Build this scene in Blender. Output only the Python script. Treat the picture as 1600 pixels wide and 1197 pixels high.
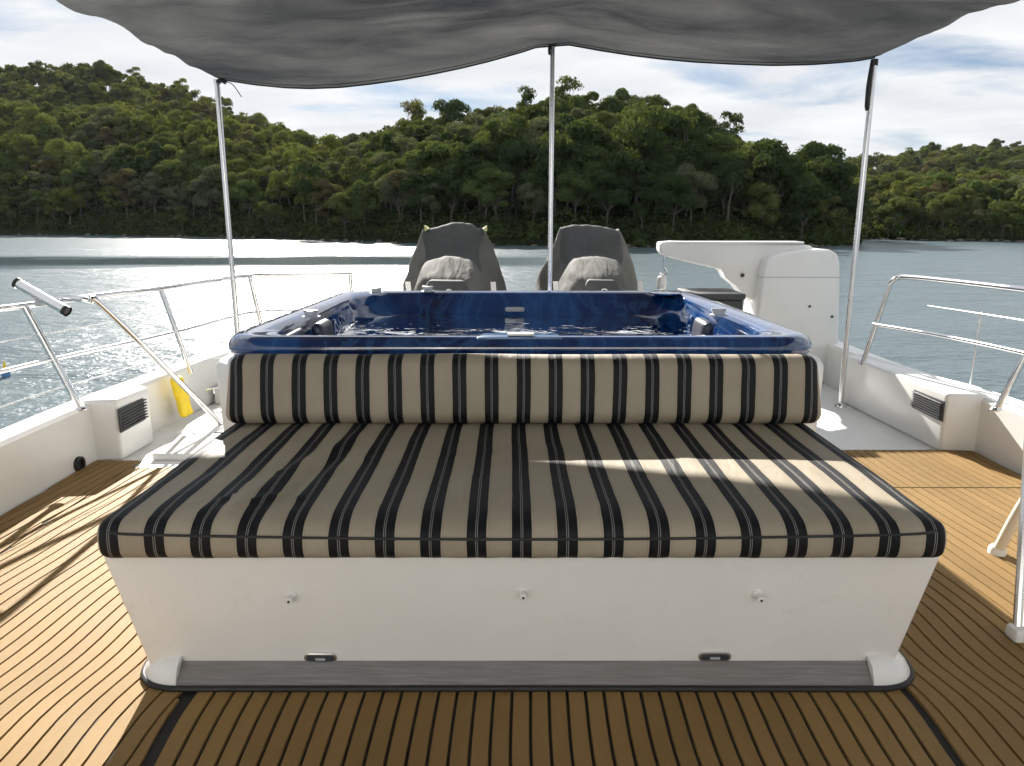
import bpy, bmesh, math, random
import numpy as np
from mathutils import Vector, noise as mnoise
random.seed(7); rng = np.random.default_rng(11)
R = math.radians
sc = bpy.context.scene
for o in list(bpy.data.objects): bpy.data.objects.remove(o)
col = sc.collection

# ------------------------------------------------------------------ camera, sky, sun, exposure
CAM_Z = 1.45
cam = bpy.data.cameras.new('camera'); cam.sensor_width = 36; cam.lens = 36*1160/1600
cam.clip_start = .05; cam.clip_end = 9000
co = bpy.data.objects.new('camera', cam); col.objects.link(co)
co.location = (0, 0, CAM_Z); co.rotation_euler = (R(90-12.563), 0, 0); sc.camera = co

SUN_AZ, SUN_EL = -16.0, 28.4          # degrees right of +Y, degrees up
w = bpy.data.worlds.new('World'); sc.world = w; w.use_nodes = True
nt = w.node_tree; N = nt.nodes; L = nt.links; N.clear()
def nd(t, **k):
    n = N.new(t)
    for a, b in k.items(): setattr(n, a, b)
    return n
out = nd('ShaderNodeOutputWorld'); bg = nd('ShaderNodeBackground'); bg.inputs[1].default_value = .05
sky = nd('ShaderNodeTexSky', sky_type='NISHITA', sun_disc=False)
sky.sun_elevation = R(SUN_EL); sky.sun_rotation = R(SUN_AZ); sky.air_density = 1.0; sky.dust_density = .15; sky.ozone_density = 2.0; sky.altitude = 0
tc = nd('ShaderNodeTexCoord'); sep = nd('ShaderNodeSeparateXYZ'); L.new(tc.outputs['Generated'], sep.inputs[0])
def wm(op, a, b=None):
    n = nd('ShaderNodeMath', operation=op)
    for i, v in enumerate((a, b)):
        if v is None: continue
        if isinstance(v, (int, float)): n.inputs[i].default_value = v
        else: L.new(v, n.inputs[i])
    return n.outputs[0]
den = wm('ADD', wm('MAXIMUM', sep.outputs[2], 0.0), .12)
cx, cy = wm('DIVIDE', sep.outputs[0], den), wm('DIVIDE', sep.outputs[1], den)
cmb = nd('ShaderNodeCombineXYZ'); L.new(cx, cmb.inputs[0]); L.new(cy, cmb.inputs[1])
mp = nd('ShaderNodeMapping'); mp.inputs['Location'].default_value = (3.1, 1.2, 0); mp.inputs['Scale'].default_value = (.75, 1.0, 1)
L.new(cmb.outputs[0], mp.inputs[0])
n1 = nd('ShaderNodeTexNoise'); n1.inputs['Scale'].default_value = 1.1; n1.inputs['Detail'].default_value = 9; n1.inputs['Roughness'].default_value = .58
n1.inputs['Distortion'].default_value = .35
L.new(mp.outputs[0], n1.inputs['Vector'])
cr = nd('ShaderNodeValToRGB'); cr.color_ramp.elements[0].position = .31; cr.color_ramp.elements[1].position = .49
L.new(n1.outputs['Fac'], cr.inputs[0])
n2 = nd('ShaderNodeTexNoise'); n2.inputs['Scale'].default_value = 2.6; n2.inputs['Detail'].default_value = 7
L.new(mp.outputs[0], n2.inputs['Vector'])
cc = nd('ShaderNodeValToRGB'); e = cc.color_ramp.elements
e[0].position = .3; e[0].color = (5.5, 5.7, 6.0, 1); e[1].position = .7; e[1].color = (6.9, 7.0, 7.1, 1)
L.new(n2.outputs['Fac'], cc.inputs[0])
dim = nd('ShaderNodeMix', data_type='RGBA', blend_type='MULTIPLY'); dim.inputs[0].default_value = 1; L.new(sky.outputs[0], dim.inputs[6]); dim.inputs[7].default_value = (.40, .47, .56, 1)
mx = nd('ShaderNodeMix', data_type='RGBA'); L.new(cr.outputs[0], mx.inputs[0]); L.new(dim.outputs[2], mx.inputs[6]); L.new(cc.outputs[0], mx.inputs[7])
L.new(mx.outputs[2], bg.inputs[0]); L.new(bg.outputs[0], out.inputs[0])

sl = bpy.data.lights.new('sun', 'SUN'); sl.energy = 5.0; sl.angle = R(.6); sl.color = (1, .95, .88)
so = bpy.data.objects.new('sun', sl); col.objects.link(so)
sd = Vector((math.sin(R(SUN_AZ))*math.cos(R(SUN_EL)), math.cos(R(SUN_AZ))*math.cos(R(SUN_EL)), math.sin(R(SUN_EL))))
so.rotation_euler = sd.to_track_quat('Z', 'Y').to_euler(); so.location = sd*50
sc.view_settings.view_transform = 'Standard'; sc.view_settings.look = 'None'
sc.view_settings.exposure = 1.5; sc.view_settings.gamma = 1
sc.cycles.adaptive_threshold = .03; sc.cycles.max_bounces = 6; sc.cycles.diffuse_bounces = 4; sc.cycles.glossy_bounces = 3; sc.cycles.transmission_bounces = 3; sc.cycles.transparent_max_bounces = 4

# ------------------------------------------------------------------ helpers
def tag(o, label=None, cat=None, group=None, kind=None):
    if label: o['label'] = label
    if cat: o['category'] = cat
    if group: o['group'] = group
    if kind: o['kind'] = kind
    return o
def empty(name, loc=(0, 0, 0), rz=0):
    o = bpy.data.objects.new(name, None); col.objects.link(o); o.location = loc; o.rotation_euler = (0, 0, rz)
    o.empty_display_size = .1
    return o
def link(name, me, parent=None, loc=None):
    o = bpy.data.objects.new(name, me); col.objects.link(o)
    if parent: o.parent = parent
    if loc: o.location = loc
    return o
class MB:
    """collects geometry in world (or thing-local) coordinates, builds one mesh object"""
    def __init__(s): s.v = []; s.f = []
    def add(s, vs, fs):
        b = len(s.v); s.v += [tuple(p) for p in vs]; s.f += [tuple(i+b for i in f) for f in fs]; return s
    def box(s, x0, x1, y0, y1, z0, z1):
        return s.add([(x, y, z) for z in (z0, z1) for y in (y0, y1) for x in (x0, x1)],
                     [(0, 2, 3, 1), (4, 5, 7, 6), (0, 1, 5, 4), (2, 6, 7, 3), (0, 4, 6, 2), (1, 3, 7, 5)])
    def tube(s, pts, r, n=12, cap=True, r1=None):
        pts = [Vector(p) for p in pts]; m = len(pts); rings = []
        up = None
        for i, p in enumerate(pts):
            t = (pts[min(i+1, m-1)]-pts[max(i-1, 0)]).normalized()
            if up is None:
                up = Vector((0, 0, 1)) if abs(t.z) < .9 else Vector((1, 0, 0))
            a = t.cross(up).normalized(); b = a.cross(t).normalized(); up = b
            rr = r if r1 is None else r+(r1-r)*i/(m-1)
            if isinstance(r, (list, tuple)): rr = r[i]
            rings.append([p+(a*math.cos(2*math.pi*k/n)+b*math.sin(2*math.pi*k/n))*rr for k in range(n)])
        vs = [q for g in rings for q in g]; fs = []
        for i in range(m-1):
            for k in range(n):
                fs.append((i*n+k, (i*n+(k+1) % n), ((i+1)*n+(k+1) % n), ((i+1)*n+k)))
        if cap: fs += [tuple(range(n))[::-1], tuple((m-1)*n+k for k in range(n))]
        return s.add(vs, fs)
    def lathe(s, prof, c, axis='z', n=20):
        vs = []; fs = []
        for r, h in prof:
            for k in range(n):
                a = 2*math.pi*k/n; p = (r*math.cos(a), r*math.sin(a), h)
                if axis == 'y': p = (p[0], p[2], p[1])
                if axis == 'x': p = (p[2], p[0], p[1])
                vs.append((c[0]+p[0], c[1]+p[1], c[2]+p[2]))
        m = len(prof)
        for i in range(m-1):
            for k in range(n): fs.append((i*n+k, i*n+(k+1) % n, (i+1)*n+(k+1) % n, (i+1)*n+k))
        fs += [tuple(range(n))[::-1], tuple((m-1)*n+k for k in range(n))]
        return s.add(vs, fs)
    def prism(s, poly, y0, y1):           # polygon in xz, extruded along y
        n = len(poly)
        vs = [(x, y0, z) for x, z in poly]+[(x, y1, z) for x, z in poly]
        fs = [tuple(range(n)), tuple(range(2*n-1, n-1, -1))]+[(k, n+k, n+(k+1) % n, (k+1) % n) for k in range(n)]
        return s.add(vs, fs)
    def prismz(s, poly, z0, z1):          # polygon in xy, extruded along z
        n = len(poly)
        vs = [(x, y, z0) for x, y in poly]+[(x, y, z1) for x, y in poly]
        fs = [tuple(range(n))[::-1], tuple(range(n, 2*n))]+[(k, (k+1) % n, n+(k+1) % n, n+k) for k in range(n)]
        return s.add(vs, fs)
    def grid(s, fn, nu, nv, closed_u=False):
        vs = [fn(i/(nu if closed_u else nu-1), j/(nv-1)) for j in range(nv) for i in range(nu)]; fs = []
        for j in range(nv-1):
            for i in range(nu if closed_u else nu-1):
                fs.append((j*nu+i, j*nu+(i+1) % nu, (j+1)*nu+(i+1) % nu, (j+1)*nu+i))
        return s.add(vs, fs)
    def mesh(s, name, mat, bevel=0, smooth=True, seg=2, angle=35):
        me = bpy.data.meshes.new(name); me.from_pydata(s.v, [], s.f)
        bm = bmesh.new(); bm.from_mesh(me)
        bmesh.ops.recalc_face_normals(bm, faces=bm.faces)
        if bevel:
            es = [e for e in bm.edges if len(e.link_faces) == 2 and e.calc_face_angle(0) > R(30)]
            bmesh.ops.bevel(bm, geom=es, offset=bevel, segments=seg, affect='EDGES', profile=.5, clamp_overlap=True)
        bm.to_mesh(me); bm.free()
        if mat: me.materials.append(mat)
        if smooth:
            me.polygons.foreach_set('use_smooth', [True]*len(me.polygons)); me.set_sharp_from_angle(angle=R(angle))
        return me
    def build(s, name, mat, parent=None, **k): return link(name, s.mesh(name, mat, **k), parent)
def rounded_box(cx, cy, cz, sx, sy, sz, r, nx, ny, nz):
    """subdivided box with rounded edges; returns list of verts, faces (world coords)"""
    bm = bmesh.new(); vid = {}; vs = []; fs = []
    def V(i, j, k):
        key = (i, j, k)
        if key not in vid:
            p = Vector((-sx/2+sx*i/nx, -sy/2+sy*j/ny, -sz/2+sz*k/nz))
            # denser near the border
            q = Vector((max(-sx/2+r, min(sx/2-r, p.x)), max(-sy/2+r, min(sy/2-r, p.y)), max(-sz/2+r, min(sz/2-r, p.z))))
            d = p-q
            if d.length > 1e-9:
                d = d.normalized()*r
            vid[key] = len(vs); vs.append(q+d)
        return vid[key]
    def quad(a, b, c, d): fs.append((a, b, c, d))
    for i in range(nx):
        for j in range(ny):
            for k in (0, nz): quad(V(i, j, k), V(i+1, j, k), V(i+1, j+1, k), V(i, j+1, k))
    for i in range(nx):
        for k in range(nz):
            for j in (0, ny): quad(V(i, j, k), V(i+1, j, k), V(i+1, j, k+1), V(i, j, k+1))
    for j in range(ny):
        for k in range(nz):
            for i in (0, nx): quad(V(i, j, k), V(i, j+1, k), V(i, j+1, k+1), V(i, j, k+1))
    bm.free()
    return [Vector((p.x+cx, p.y+cy, p.z+cz)) for p in vs], fs
def catmull(pts, n=8):
    pts = [Vector(p) for p in pts]; res = []
    for i in range(len(pts)-1):
        p0 = pts[max(i-1, 0)]; p1 = pts[i]; p2 = pts[i+1]; p3 = pts[min(i+2, len(pts)-1)]
        for k in range(n):
            t = k/n
            res.append(.5*((2*p1)+(p2-p0)*t+(2*p0-5*p1+4*p2-p3)*t*t+(3*p1-p0-3*p2+p3)*t**3))
    return res+[pts[-1]]
def interp(x, xs, ys): return float(np.interp(x, xs, ys))
def ns(x, y, z=0.): return mnoise.noise(Vector((x, y, z)))

# ------------------------------------------------------------------ materials
MATS = {}
class NT:
    def __init__(s, name):
        s.m = bpy.data.materials.new(name); s.m.use_nodes = True; s.t = s.m.node_tree; s.N = s.t.nodes; s.L = s.t.links
        s.p = s.N['Principled BSDF']; s.out = s.N['Material Output']; MATS[name] = s.m
    def n(s, t, **k):
        x = s.N.new(t)
        for a, b in k.items():
            if a in x.bl_rna.properties.keys(): setattr(x, a, b)
            else: s.set(x.inputs[a.replace('_', ' ')], b)
        return x
    def set(s, sock, v):
        if hasattr(v, 'links') and hasattr(v, 'node'): s.L.new(v, sock)
        else: sock.default_value = v
    def math(s, op, a, b=None, c=None):
        x = s.N.new('ShaderNodeMath'); x.operation = op
        for i, v in enumerate((a, b, c)):
            if v is not None: s.set(x.inputs[i], v)
        return x.outputs[0]
    def noise(s, scale, detail=4, rough=.5, vec=None, dist=0):
        x = s.N.new('ShaderNodeTexNoise'); x.inputs['Scale'].default_value = scale; x.inputs['Detail'].default_value = detail
        x.inputs['Roughness'].default_value = rough; x.inputs['Distortion'].default_value = dist
        if vec is not None: s.L.new(vec, x.inputs['Vector'])
        return x.outputs['Fac']
    def coord(s, kind='Object', scale=None):
        x = s.N.new('ShaderNodeTexCoord').outputs[kind]
        if scale:
            mp = s.N.new('ShaderNodeMapping'); mp.inputs['Scale'].default_value = scale; s.L.new(x, mp.inputs[0]); x = mp.outputs[0]
        return x
    def ramp(s, fac, stops):
        x = s.N.new('ShaderNodeValToRGB'); el = x.color_ramp.elements
        while len(el) < len(stops): el.new(.5)
        for k, (p, c) in enumerate(stops):
            el[k].position = p; el[k].color = (*c, 1) if len(c) == 3 else c
        s.L.new(fac, x.inputs[0]); return x.outputs[0]
    def mix(s, fac, a, b):
        x = s.N.new('ShaderNodeMix'); x.data_type = 'RGBA'
        s.set(x.inputs[0], fac)
        for i, v in ((6, a), (7, b)):
            if isinstance(v, tuple): v = (*v, 1) if len(v) == 3 else v
            s.set(x.inputs[i], v)
        return x.outputs[2]
    def bump(s, h, strength=.3, dist=.01, normal=None):
        x = s.N.new('ShaderNodeBump'); x.inputs['Strength'].default_value = strength; x.inputs['Distance'].default_value = dist
        s.L.new(h, x.inputs['Height'])
        if normal is not None: s.L.new(normal, x.inputs['Normal'])
        s.L.new(x.outputs[0], s.p.inputs['Normal']); return x.outputs[0]
    def base(s, c): s.set(s.p.inputs['Base Color'], (*c, 1) if isinstance(c, tuple) else c)
    def pset(s, **k):
        for a, b in k.items(): s.set(s.p.inputs[a.replace('_', ' ')], b)
        return s
def simple(name, c, rough=.5, metal=0., var=.12, scale=6., bump=0., bscale=60., **k):
    t = NT(name); v = t.coord('Object')
    f = t.noise(scale, 5, .6, v)
    lo = tuple(x*(1-var) for x in c); hi = tuple(min(1, x*(1+var)) for x in c)
    t.base(t.ramp(f, [(.3, lo), (.7, hi)])); t.pset(Roughness=rough, Metallic=metal, **k)
    if bump: t.bump(t.noise(bscale, 4, .6, v), bump, .004)
    return t.m
# white gelcoat with faint grime and scuffs
def gelcoat(name, c=(.80, .80, .78), rough=.32, grime=.35):
    t = NT(name); v = t.coord('Object')
    f = t.noise(2.2, 6, .65, v); g = t.noise(14, 6, .7, v, .6)
    dirt = t.math('MULTIPLY', t.ramp(g, [(.56, (0, 0, 0)), (.78, (1, 1, 1))]), t.ramp(f, [(.42, (0, 0, 0)), (.7, (grime,)*3)]))
    a = t.ramp(f, [(.3, tuple(x*.93 for x in c)), (.7, c)])
    t.base(t.mix(dirt, a, (.42, .38, .30))); t.set(t.p.inputs['Roughness'], t.math('ADD', t.math('MULTIPLY', g, .25), rough-.1))
    t.pset(Coat_Weight=.25, Coat_Roughness=.12)
    t.bump(t.noise(5, 3, .5, v), .06, .02)
    return t.m
M_white = gelcoat('white_gelcoat'); M_bench = gelcoat('bench_paint', (.82, .80, .765), .30, .35)
M_deckw = gelcoat('white_deck_paint', (.78, .78, .77), .5, .5)
M_steel = simple('polished_steel', (.72, .72, .72), .16, 1., .05)
M_pole = simple('brushed_alloy', (.70, .70, .70), .26, 1., .06)
M_wire = simple('wire_steel', (.65, .65, .64), .35, 1., .05)
M_black = simple('black_rubber', (.012, .012, .013), .55, 0, .3, 20, .3)
M_vent = simple('dark_vent_plastic', (.035, .037, .042), .45, 0, .2)
M_whitepl = simple('white_plastic', (.78, .77, .74), .4, 0, .05)
M_cream = simple('cream_tube', (.74, .69, .58), .35, 0, .06)
M_grey = simple('grey_valve_plastic', (.42, .44, .46), .35, 0, .08)
M_yellow = simple('yellow_fabric', (.80, .58, .02), .6, 0, .15, 12, .3, 40)
M_darkbox = simple('charcoal_locker', (.045, .047, .05), .5, 0, .2)
M_caulk = simple('black_caulk', (.012, .011, .010), .8, 0, .2)
# weathered grey timber
t = NT('weathered_timber'); v = t.coord('Object', (2.2, 40, 40)); g = t.noise(3, 6, .65, v); g2 = t.noise(2.5, 4, .6, t.coord('Object'))
t.base(t.mix(g2, t.ramp(g, [(.3, (.10, .10, .107)), (.52, (.21, .205, .212)), (.75, (.34, .325, .32))]), (.20, .18, .165)))
t.pset(Roughness=.75); t.bump(g, .5, .003); M_timber = t.m
# synthetic teak carpet
t = NT('teak_carpet'); v = t.coord('Object'); big = t.noise(1.3, 4, .6, v); fib = t.noise(420, 2, .6, v); mid = t.noise(30, 4, .6, v)
oi = t.n('ShaderNodeObjectInfo').outputs['Random']
c1 = t.ramp(big, [(.3, (.235, .145, .053)), (.7, (.30, .190, .072))])
c2 = t.mix(t.math('MULTIPLY', fib, .55), c1, (.145, .082, .028))
c3 = t.mix(t.math('MULTIPLY', t.ramp(mid, [(.5, (0, 0, 0)), (.75, (1, 1, 1))]), .22), c2, (.15, .085, .032))
hs = t.n('ShaderNodeHueSaturation'); t.L.new(c3, hs.inputs['Color']); t.set(hs.inputs['Value'], t.math('ADD', t.math('MULTIPLY', oi, .18), .90))
t.base(hs.outputs[0]); t.pset(Roughness=.62, Specular_IOR_Level=.38, Specular_Tint=(1, .74, .38, 1)); t.bump(fib, .6, .003); M_carpet = t.m
# striped canvas, stripes run along Y and down the faces: object X decides
def striped(name, shade=1.):
    t = NT(name); v = t.coord('Object'); sp = t.n('ShaderNodeSeparateXYZ'); t.L.new(v, sp.inputs[0])
    wob = t.math('MULTIPLY', t.math('SUBTRACT', t.noise(3.5, 2, .5, v), .5), .013)
    x = t.math('ADD', sp.outputs[0], wob)
    fr = t.math('ABSOLUTE', t.math('SUBTRACT', t.math('FRACT', t.math('ADD', t.math('DIVIDE', x, .138), 50.5)), .5))
    d = t.math('MULTIPLY', fr, .138)                        # metres from the stripe's middle
    inblack = t.math('LESS_THAN', d, .0305)
    l1 = t.math('LESS_THAN', t.math('ABSOLUTE', t.math('SUBTRACT', d, .0028)), .0011)
    l2 = t.math('LESS_THAN', t.math('ABSOLUTE', t.math('SUBTRACT', d, .0365)), .0008)
    weave = t.n('ShaderNodeTexWave', wave_type='BANDS', bands_direction='X'); weave.inputs['Scale'].default_value = 260; t.L.new(v, weave.inputs[0])
    fine = t.noise(240, 3, .6, v); big = t.noise(4, 5, .6, v)
    bei = t.ramp(big, [(.3, (.345*shade, .298*shade, .222*shade)), (.7, (.42*shade, .366*shade, .28*shade))])
    bei = t.mix(t.math('MULTIPLY', fine, .35), bei, (.22, .188, .138))
    blk = t.mix(t.math('MULTIPLY', fine, .6), (.003, .0035, .005), (.007, .008, .010))
    c = t.mix(inblack, t.mix(t.math('MULTIPLY', l2, .5), bei, (.20, .17, .13)), t.mix(t.math('MULTIPLY', l1, .75), blk, (.30, .29, .27)))
    t.base(c); t.pset(Roughness=.62, Specular_IOR_Level=.30)
    b1 = t.n('ShaderNodeBump'); b1.inputs['Strength'].default_value = .25; b1.inputs['Distance'].default_value = .001; t.L.new(fine, b1.inputs['Height'])
    sm = t.coord('Object', (3.0, 1.0, 1.6)); wr = t.noise(5.0, 4, .55, sm, .5)
    b2 = t.n('ShaderNodeBump'); b2.inputs['Strength'].default_value = .32; b2.inputs['Distance'].default_value = .02; t.L.new(wr, b2.inputs['Height'])
    t.L.new(b1.outputs[0], b2.inputs['Normal']); t.L.new(b2.outputs[0], t.p.inputs['Normal'])
    return t.m
M_stripe = striped('striped_canvas')
# marbled blue acrylic
t = NT('blue_acrylic'); v = t.coord('Object', (1, .8, .55)); a = t.noise(1.5, 4, .5, v, 1.2); b = t.noise(2.2, 3, .5, v, 2.6)
c = t.ramp(a, [(.3, (.002, .009, .050)), (.52, (.004, .022, .105)), (.72, (.012, .068, .23))])
vein = t.ramp(b, [(.45, (0, 0, 0)), (.5, (1, 1, 1)), (.56, (0, 0, 0))])
t.base(t.mix(t.math('MULTIPLY', vein, .20), c, (.06, .22, .50))); t.pset(Roughness=.10, Coat_Weight=1.0, Coat_Roughness=.03); M_acrylic = t.m
M_pad = simple('navy_headrest', (.008, .014, .035), .35, 0, .2)
# cover and awning cloths
t = NT('cover_cloth'); v = t.coord('Object'); f = t.noise(3, 5, .6, v)
t.base(t.ramp(f, [(.3, (.095, .095, .088)), (.7, (.145, .142, .128))])); t.pset(Roughness=.85, Specular_IOR_Level=.2)
wr = t.noise(7, 3, .5, t.coord('Object', (1.8, .35, .5)), .6); t.bump(wr, .7, .03); M_cover = t.m
M_coverdark = simple('cover_panel_and_shade', (.062, .064, .064), .8, 0, .2, 5, .4, 12)  # stern panel and hull colour, also painted shade on the handlebar face
t = NT('awning_canvas'); v = t.coord('Object'); f = t.noise(1.4, 6, .65, v, .8)
colr = t.ramp(f, [(.3, (.024, .028, .034)), (.7, (.046, .050, .056))])
spot = t.ramp(t.noise(7, 7, .75, v, 1.0), [(.62, (0, 0, 0)), (.72, (1, 1, 1))])
colr = t.mix(t.math('MULTIPLY', spot, .3), colr, (.17, .17, .16))
t.base(colr); t.pset(Roughness=.9, Specular_IOR_Level=.15)
t.bump(t.noise(3.2, 5, .6, t.coord('Object', (.5, 1.6, 1)), 1.2), .9, .07)
tr = t.n('ShaderNodeBsdfTranslucent'); t.L.new(t.ramp(t.noise(.9, 5, .6, t.coord('Object', (.6, 1.3, 1)), 1.0), [(.32, (.03, .032, .036)), (.7, (.17, .17, .165))]), tr.inputs[0])
ms = t.n('ShaderNodeMixShader'); ms.inputs[0].default_value = .34; t.L.new(t.p.outputs[0], ms.inputs[1]); t.L.new(tr.outputs[0], ms.inputs[2]); t.L.new(ms.outputs[0], t.out.inputs[0]); M_awning = t.m
# leaves
def leaf_mat(name, mass):
    t = NT(name); v = t.coord('Object'); f = t.noise(.9, 3, .6, v)
    if mass:
        at = t.n('ShaderNodeAttribute', attribute_name='rnd').outputs['Fac']
        c = t.ramp(at, [(0, (.022, .040, .018)), (.25, (.095, .128, .036)), (.45, (.15, .155, .042)), (.6, (.068, .108, .045)), (.8, (.135, .132, .062)), (1, (.18, .185, .052))])
    else: c = t.n('ShaderNodeObjectInfo').outputs['Color']
    c = t.mix(t.math('MULTIPLY', f, .5), c, (.036, .058, .020))
    df = t.n('ShaderNodeBsdfDiffuse'); tl = t.n('ShaderNodeBsdfTranslucent'); ms = t.n('ShaderNodeMixShader'); ms.inputs[0].default_value = .3
    t.L.new(c, df.inputs[0]); t.L.new(t.mix(.45, c, (.17, .18, .02)), tl.inputs[0]); t.L.new(df.outputs[0], ms.inputs[1]); t.L.new(tl.outputs[0], ms.inputs[2])
    t.L.new(ms.outputs[0], t.out.inputs[0]); return t.m
M_leaf = leaf_mat('eucalypt_leaves', False); M_leafmass = leaf_mat('forest_leaves', True)
LEAFCOL = [('dark green', (.034, .062, .026)), ('mid green', (.085, .125, .040)), ('olive green', (.120, .138, .046)), ('yellow-green', (.175, .20, .050)), ('grey-green', (.130, .145, .085)), ('brownish', (.165, .130, .070))]
M_bark = simple('eucalypt_bark', (.13, .115, .095), .85, 0, .35, 1.2, Specular_IOR_Level=0.)
M_soil = simple('bush_soil', (.022, .027, .013), 1., 0, .4, .08, Specular_IOR_Level=0.)
M_rock = simple('shore_rock', (.15, .135, .11), .9, 0, .4, .6, .6, 3, Specular_IOR_Level=0.)
# water: dark body, ripples by bump, smoother wind lanes
t = NT('estuary_water'); v = t.coord('Object')
w1 = t.noise(1.0, 4, .6, t.coord('Object', (.75, 1.5, 1)), .4); w2 = t.noise(.22, 3, .55, t.coord('Object', (.7, 1.5, 1)), .3); w3 = t.noise(4.5, 2, .5, v)
h = t.math('ADD', t.math('ADD', t.math('MULTIPLY', w1, .30), t.math('MULTIPLY', w2, .75)), t.math('MULTIPLY', w3, .05))
lane = t.noise(1.0, 3, .5, t.coord('Object', (.006, .035, 1)), .3)
lanef = t.ramp(lane, [(.36, (.45,)*3), (.56, (1, 1, 1))])
sp = t.n('ShaderNodeSeparateXYZ'); t.L.new(v, sp.inputs[0])           # one sheltered slick off the left shore
yy = t.math('ADD', sp.outputs[1], t.math('MULTIPLY', t.math('SUBTRACT', t.noise(.05, 4, .6, t.coord('Object', (.5, 2, 1))), .5), 26.))
dy = t.math('ABSOLUTE', t.math('SUBTRACT', yy, 97.))
sl_ = t.math('MULTIPLY', t.ramp(t.math('DIVIDE', dy, 24.), [(.25, (1, 1, 1)), (.62, (0, 0, 0))]), t.ramp(t.math('DIVIDE', t.math('ADD', sp.outputs[0], 90.), 110.), [(.7, (1, 1, 1)), (.98, (0, 0, 0))]))
calm = t.math('SUBTRACT', 1., t.math('MULTIPLY', sl_, .86))
t.base((.085, .118, .132)); t.pset(IOR=1.34, Specular_IOR_Level=.5); t.set(t.p.inputs['Roughness'], t.math('ADD', t.math('MULTIPLY', calm, .22), .05))
bp = t.n('ShaderNodeBump'); bp.inputs['Distance'].default_value = 1.2; t.L.new(t.math('MULTIPLY', t.math('MULTIPLY', lanef, calm), .62), bp.inputs['Strength']); t.L.new(h, bp.inputs['Height'])
t.L.new(bp.outputs[0], t.p.inputs['Normal']); M_water = t.m

# ------------------------------------------------------------------ setting: water, hills
WZ = -4.05
water = MB().add([(-5000, -5000, WZ), (5000, -5000, WZ), (5000, 5000, WZ), (-5000, 5000, WZ)], [(0, 1, 2, 3)]).build('water', M_water, smooth=False)
tag(water, kind='structure')
F = 1160.; CC = math.cos(R(12.563)); HOR = 340.
CH = CAM_Z-WZ                                    # eye height above the water
def az_u(u): return math.atan((u-800)/F*CC)      # bearing of an image column, used to lay out the hills from image pixels
SS = math.sin(R(12.563))
def hgt(v, y):                                   # height above the eye of skyline pixel row v, y metres ahead
    k = (HOR-v)/F; return k*CC*CC*y/(1+k*CC*SS)
TREE_H = 12.5
def rows_from_pixels(rows):  # rows carry image columns and skyline pixel rows, converted to bearings and heights
    """bearing, shore distance, front crest (distance, height), back crest (distance, height); heights above water"""
    return [(az_u(u), d0/math.cos(az_u(u)), r1/math.cos(az_u(u)), CH+hgt(v1, r1)-14.5, r2/math.cos(az_u(u)), CH+hgt(v2, r2)-14.5) for u, d0, r1, v1, r2, v2 in rows]
near_rows = rows_from_pixels([(-900, 300, 380, 190, 520, 110), (-300, 270, 370, 170, 520, 100), (0, 250, 350, 160, 500, 96), (160, 240, 345, 158, 490, 98), (300, 225, 335, 168, 470, 130),
    (420, 205, 320, 192, 450, 184), (500, 190, 310, 212, 430, 225), (560, 178, 298, 205, 420, 235), (610, 171, 290, 186, 400, 235), (700, 160, 270, 172, 380, 230),
    (800, 152, 262, 158, 380, 225), (880, 147, 255, 146, 370, 220), (960, 145, 250, 146, 370, 225), (1040, 144, 240, 158, 360, 235),
    (1100, 144, 230, 180, 340, 255), (1160, 145, 215, 212, 320, 280), (1220, 147, 200, 240, 300, 290), (1280, 149, 185, 262, 290, 300),
    (1325, 151, 170, 290, 280, 345), (1350, 158, 168, 340, 280, 400)])
far_rows = rows_from_pixels([(1100, 230, 330, 262, 470, 262), (1200, 215, 330, 262, 470, 258), (1270, 205, 330, 262, 470, 248), (1340, 195, 320, 262, 470, 232), (1440, 186, 320, 258, 470, 214), (1520, 180, 310, 255, 460, 210),
    (1600, 176, 310, 250, 460, 210), (1800, 176, 310, 230, 460, 190), (2300, 200, 330, 230, 480, 190)])
def terrain_fn(rows):
    A = [q[0] for q in rows]; cols = list(zip(*rows))
    def fn(a, r):
        d0, r1, h1, r2, h2 = (np.interp(a, A, cols[k]) for k in range(1, 6))
        d0 = d0+2.5*math.sin(a*60)+1.5*math.sin(a*141+1)
        h1 = max(h1, .6); h2 = max(h2, -3)
        if r <= d0: return -3*min(1, (d0-r)/6)+0.0
        if r <= r1:
            t = (r-d0)/(r1-d0); s = t**.85; s = s*(1.12-.12*t)
            h = .5+(h1-.5)*min(1, s)
        elif r <= r2:
            t = (r-r1)/(r2-r1); dip = -6*math.sin(math.pi*t)
            h = h1+(h2-h1)*(t*t*(3-2*t))+dip*(1 if h2 > h1 else .3)
        else: h = h2-(r-r2)*.25
        return h+1.6*ns(a*22, r*.02, 3.)*min(1, (r-d0)/30)
    return fn, A
def build_terrain(name, rows, r0, r1):
    fn, A = terrain_fn(rows); a0, a1 = A[0], A[-1]; na, nr = 150, 60
    mb = MB(); mb.grid(lambda s, q: (math.sin(a0+(a1-a0)*s)*(r0+(r1-r0)*q**1.3), math.cos(a0+(a1-a0)*s)*(r0+(r1-r0)*q**1.3), WZ+fn(a0+(a1-a0)*s, r0+(r1-r0)*q**1.3)), na, nr)
    o = mb.build(name, M_soil); tag(o, kind='structure'); return fn, a0, a1
near_fn, na0, na1 = build_terrain('wooded_headland_ground', near_rows, 130, 760)
far_fn, fa0, fa1 = build_terrain('far_hill_ground', far_rows, 165, 760)

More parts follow.
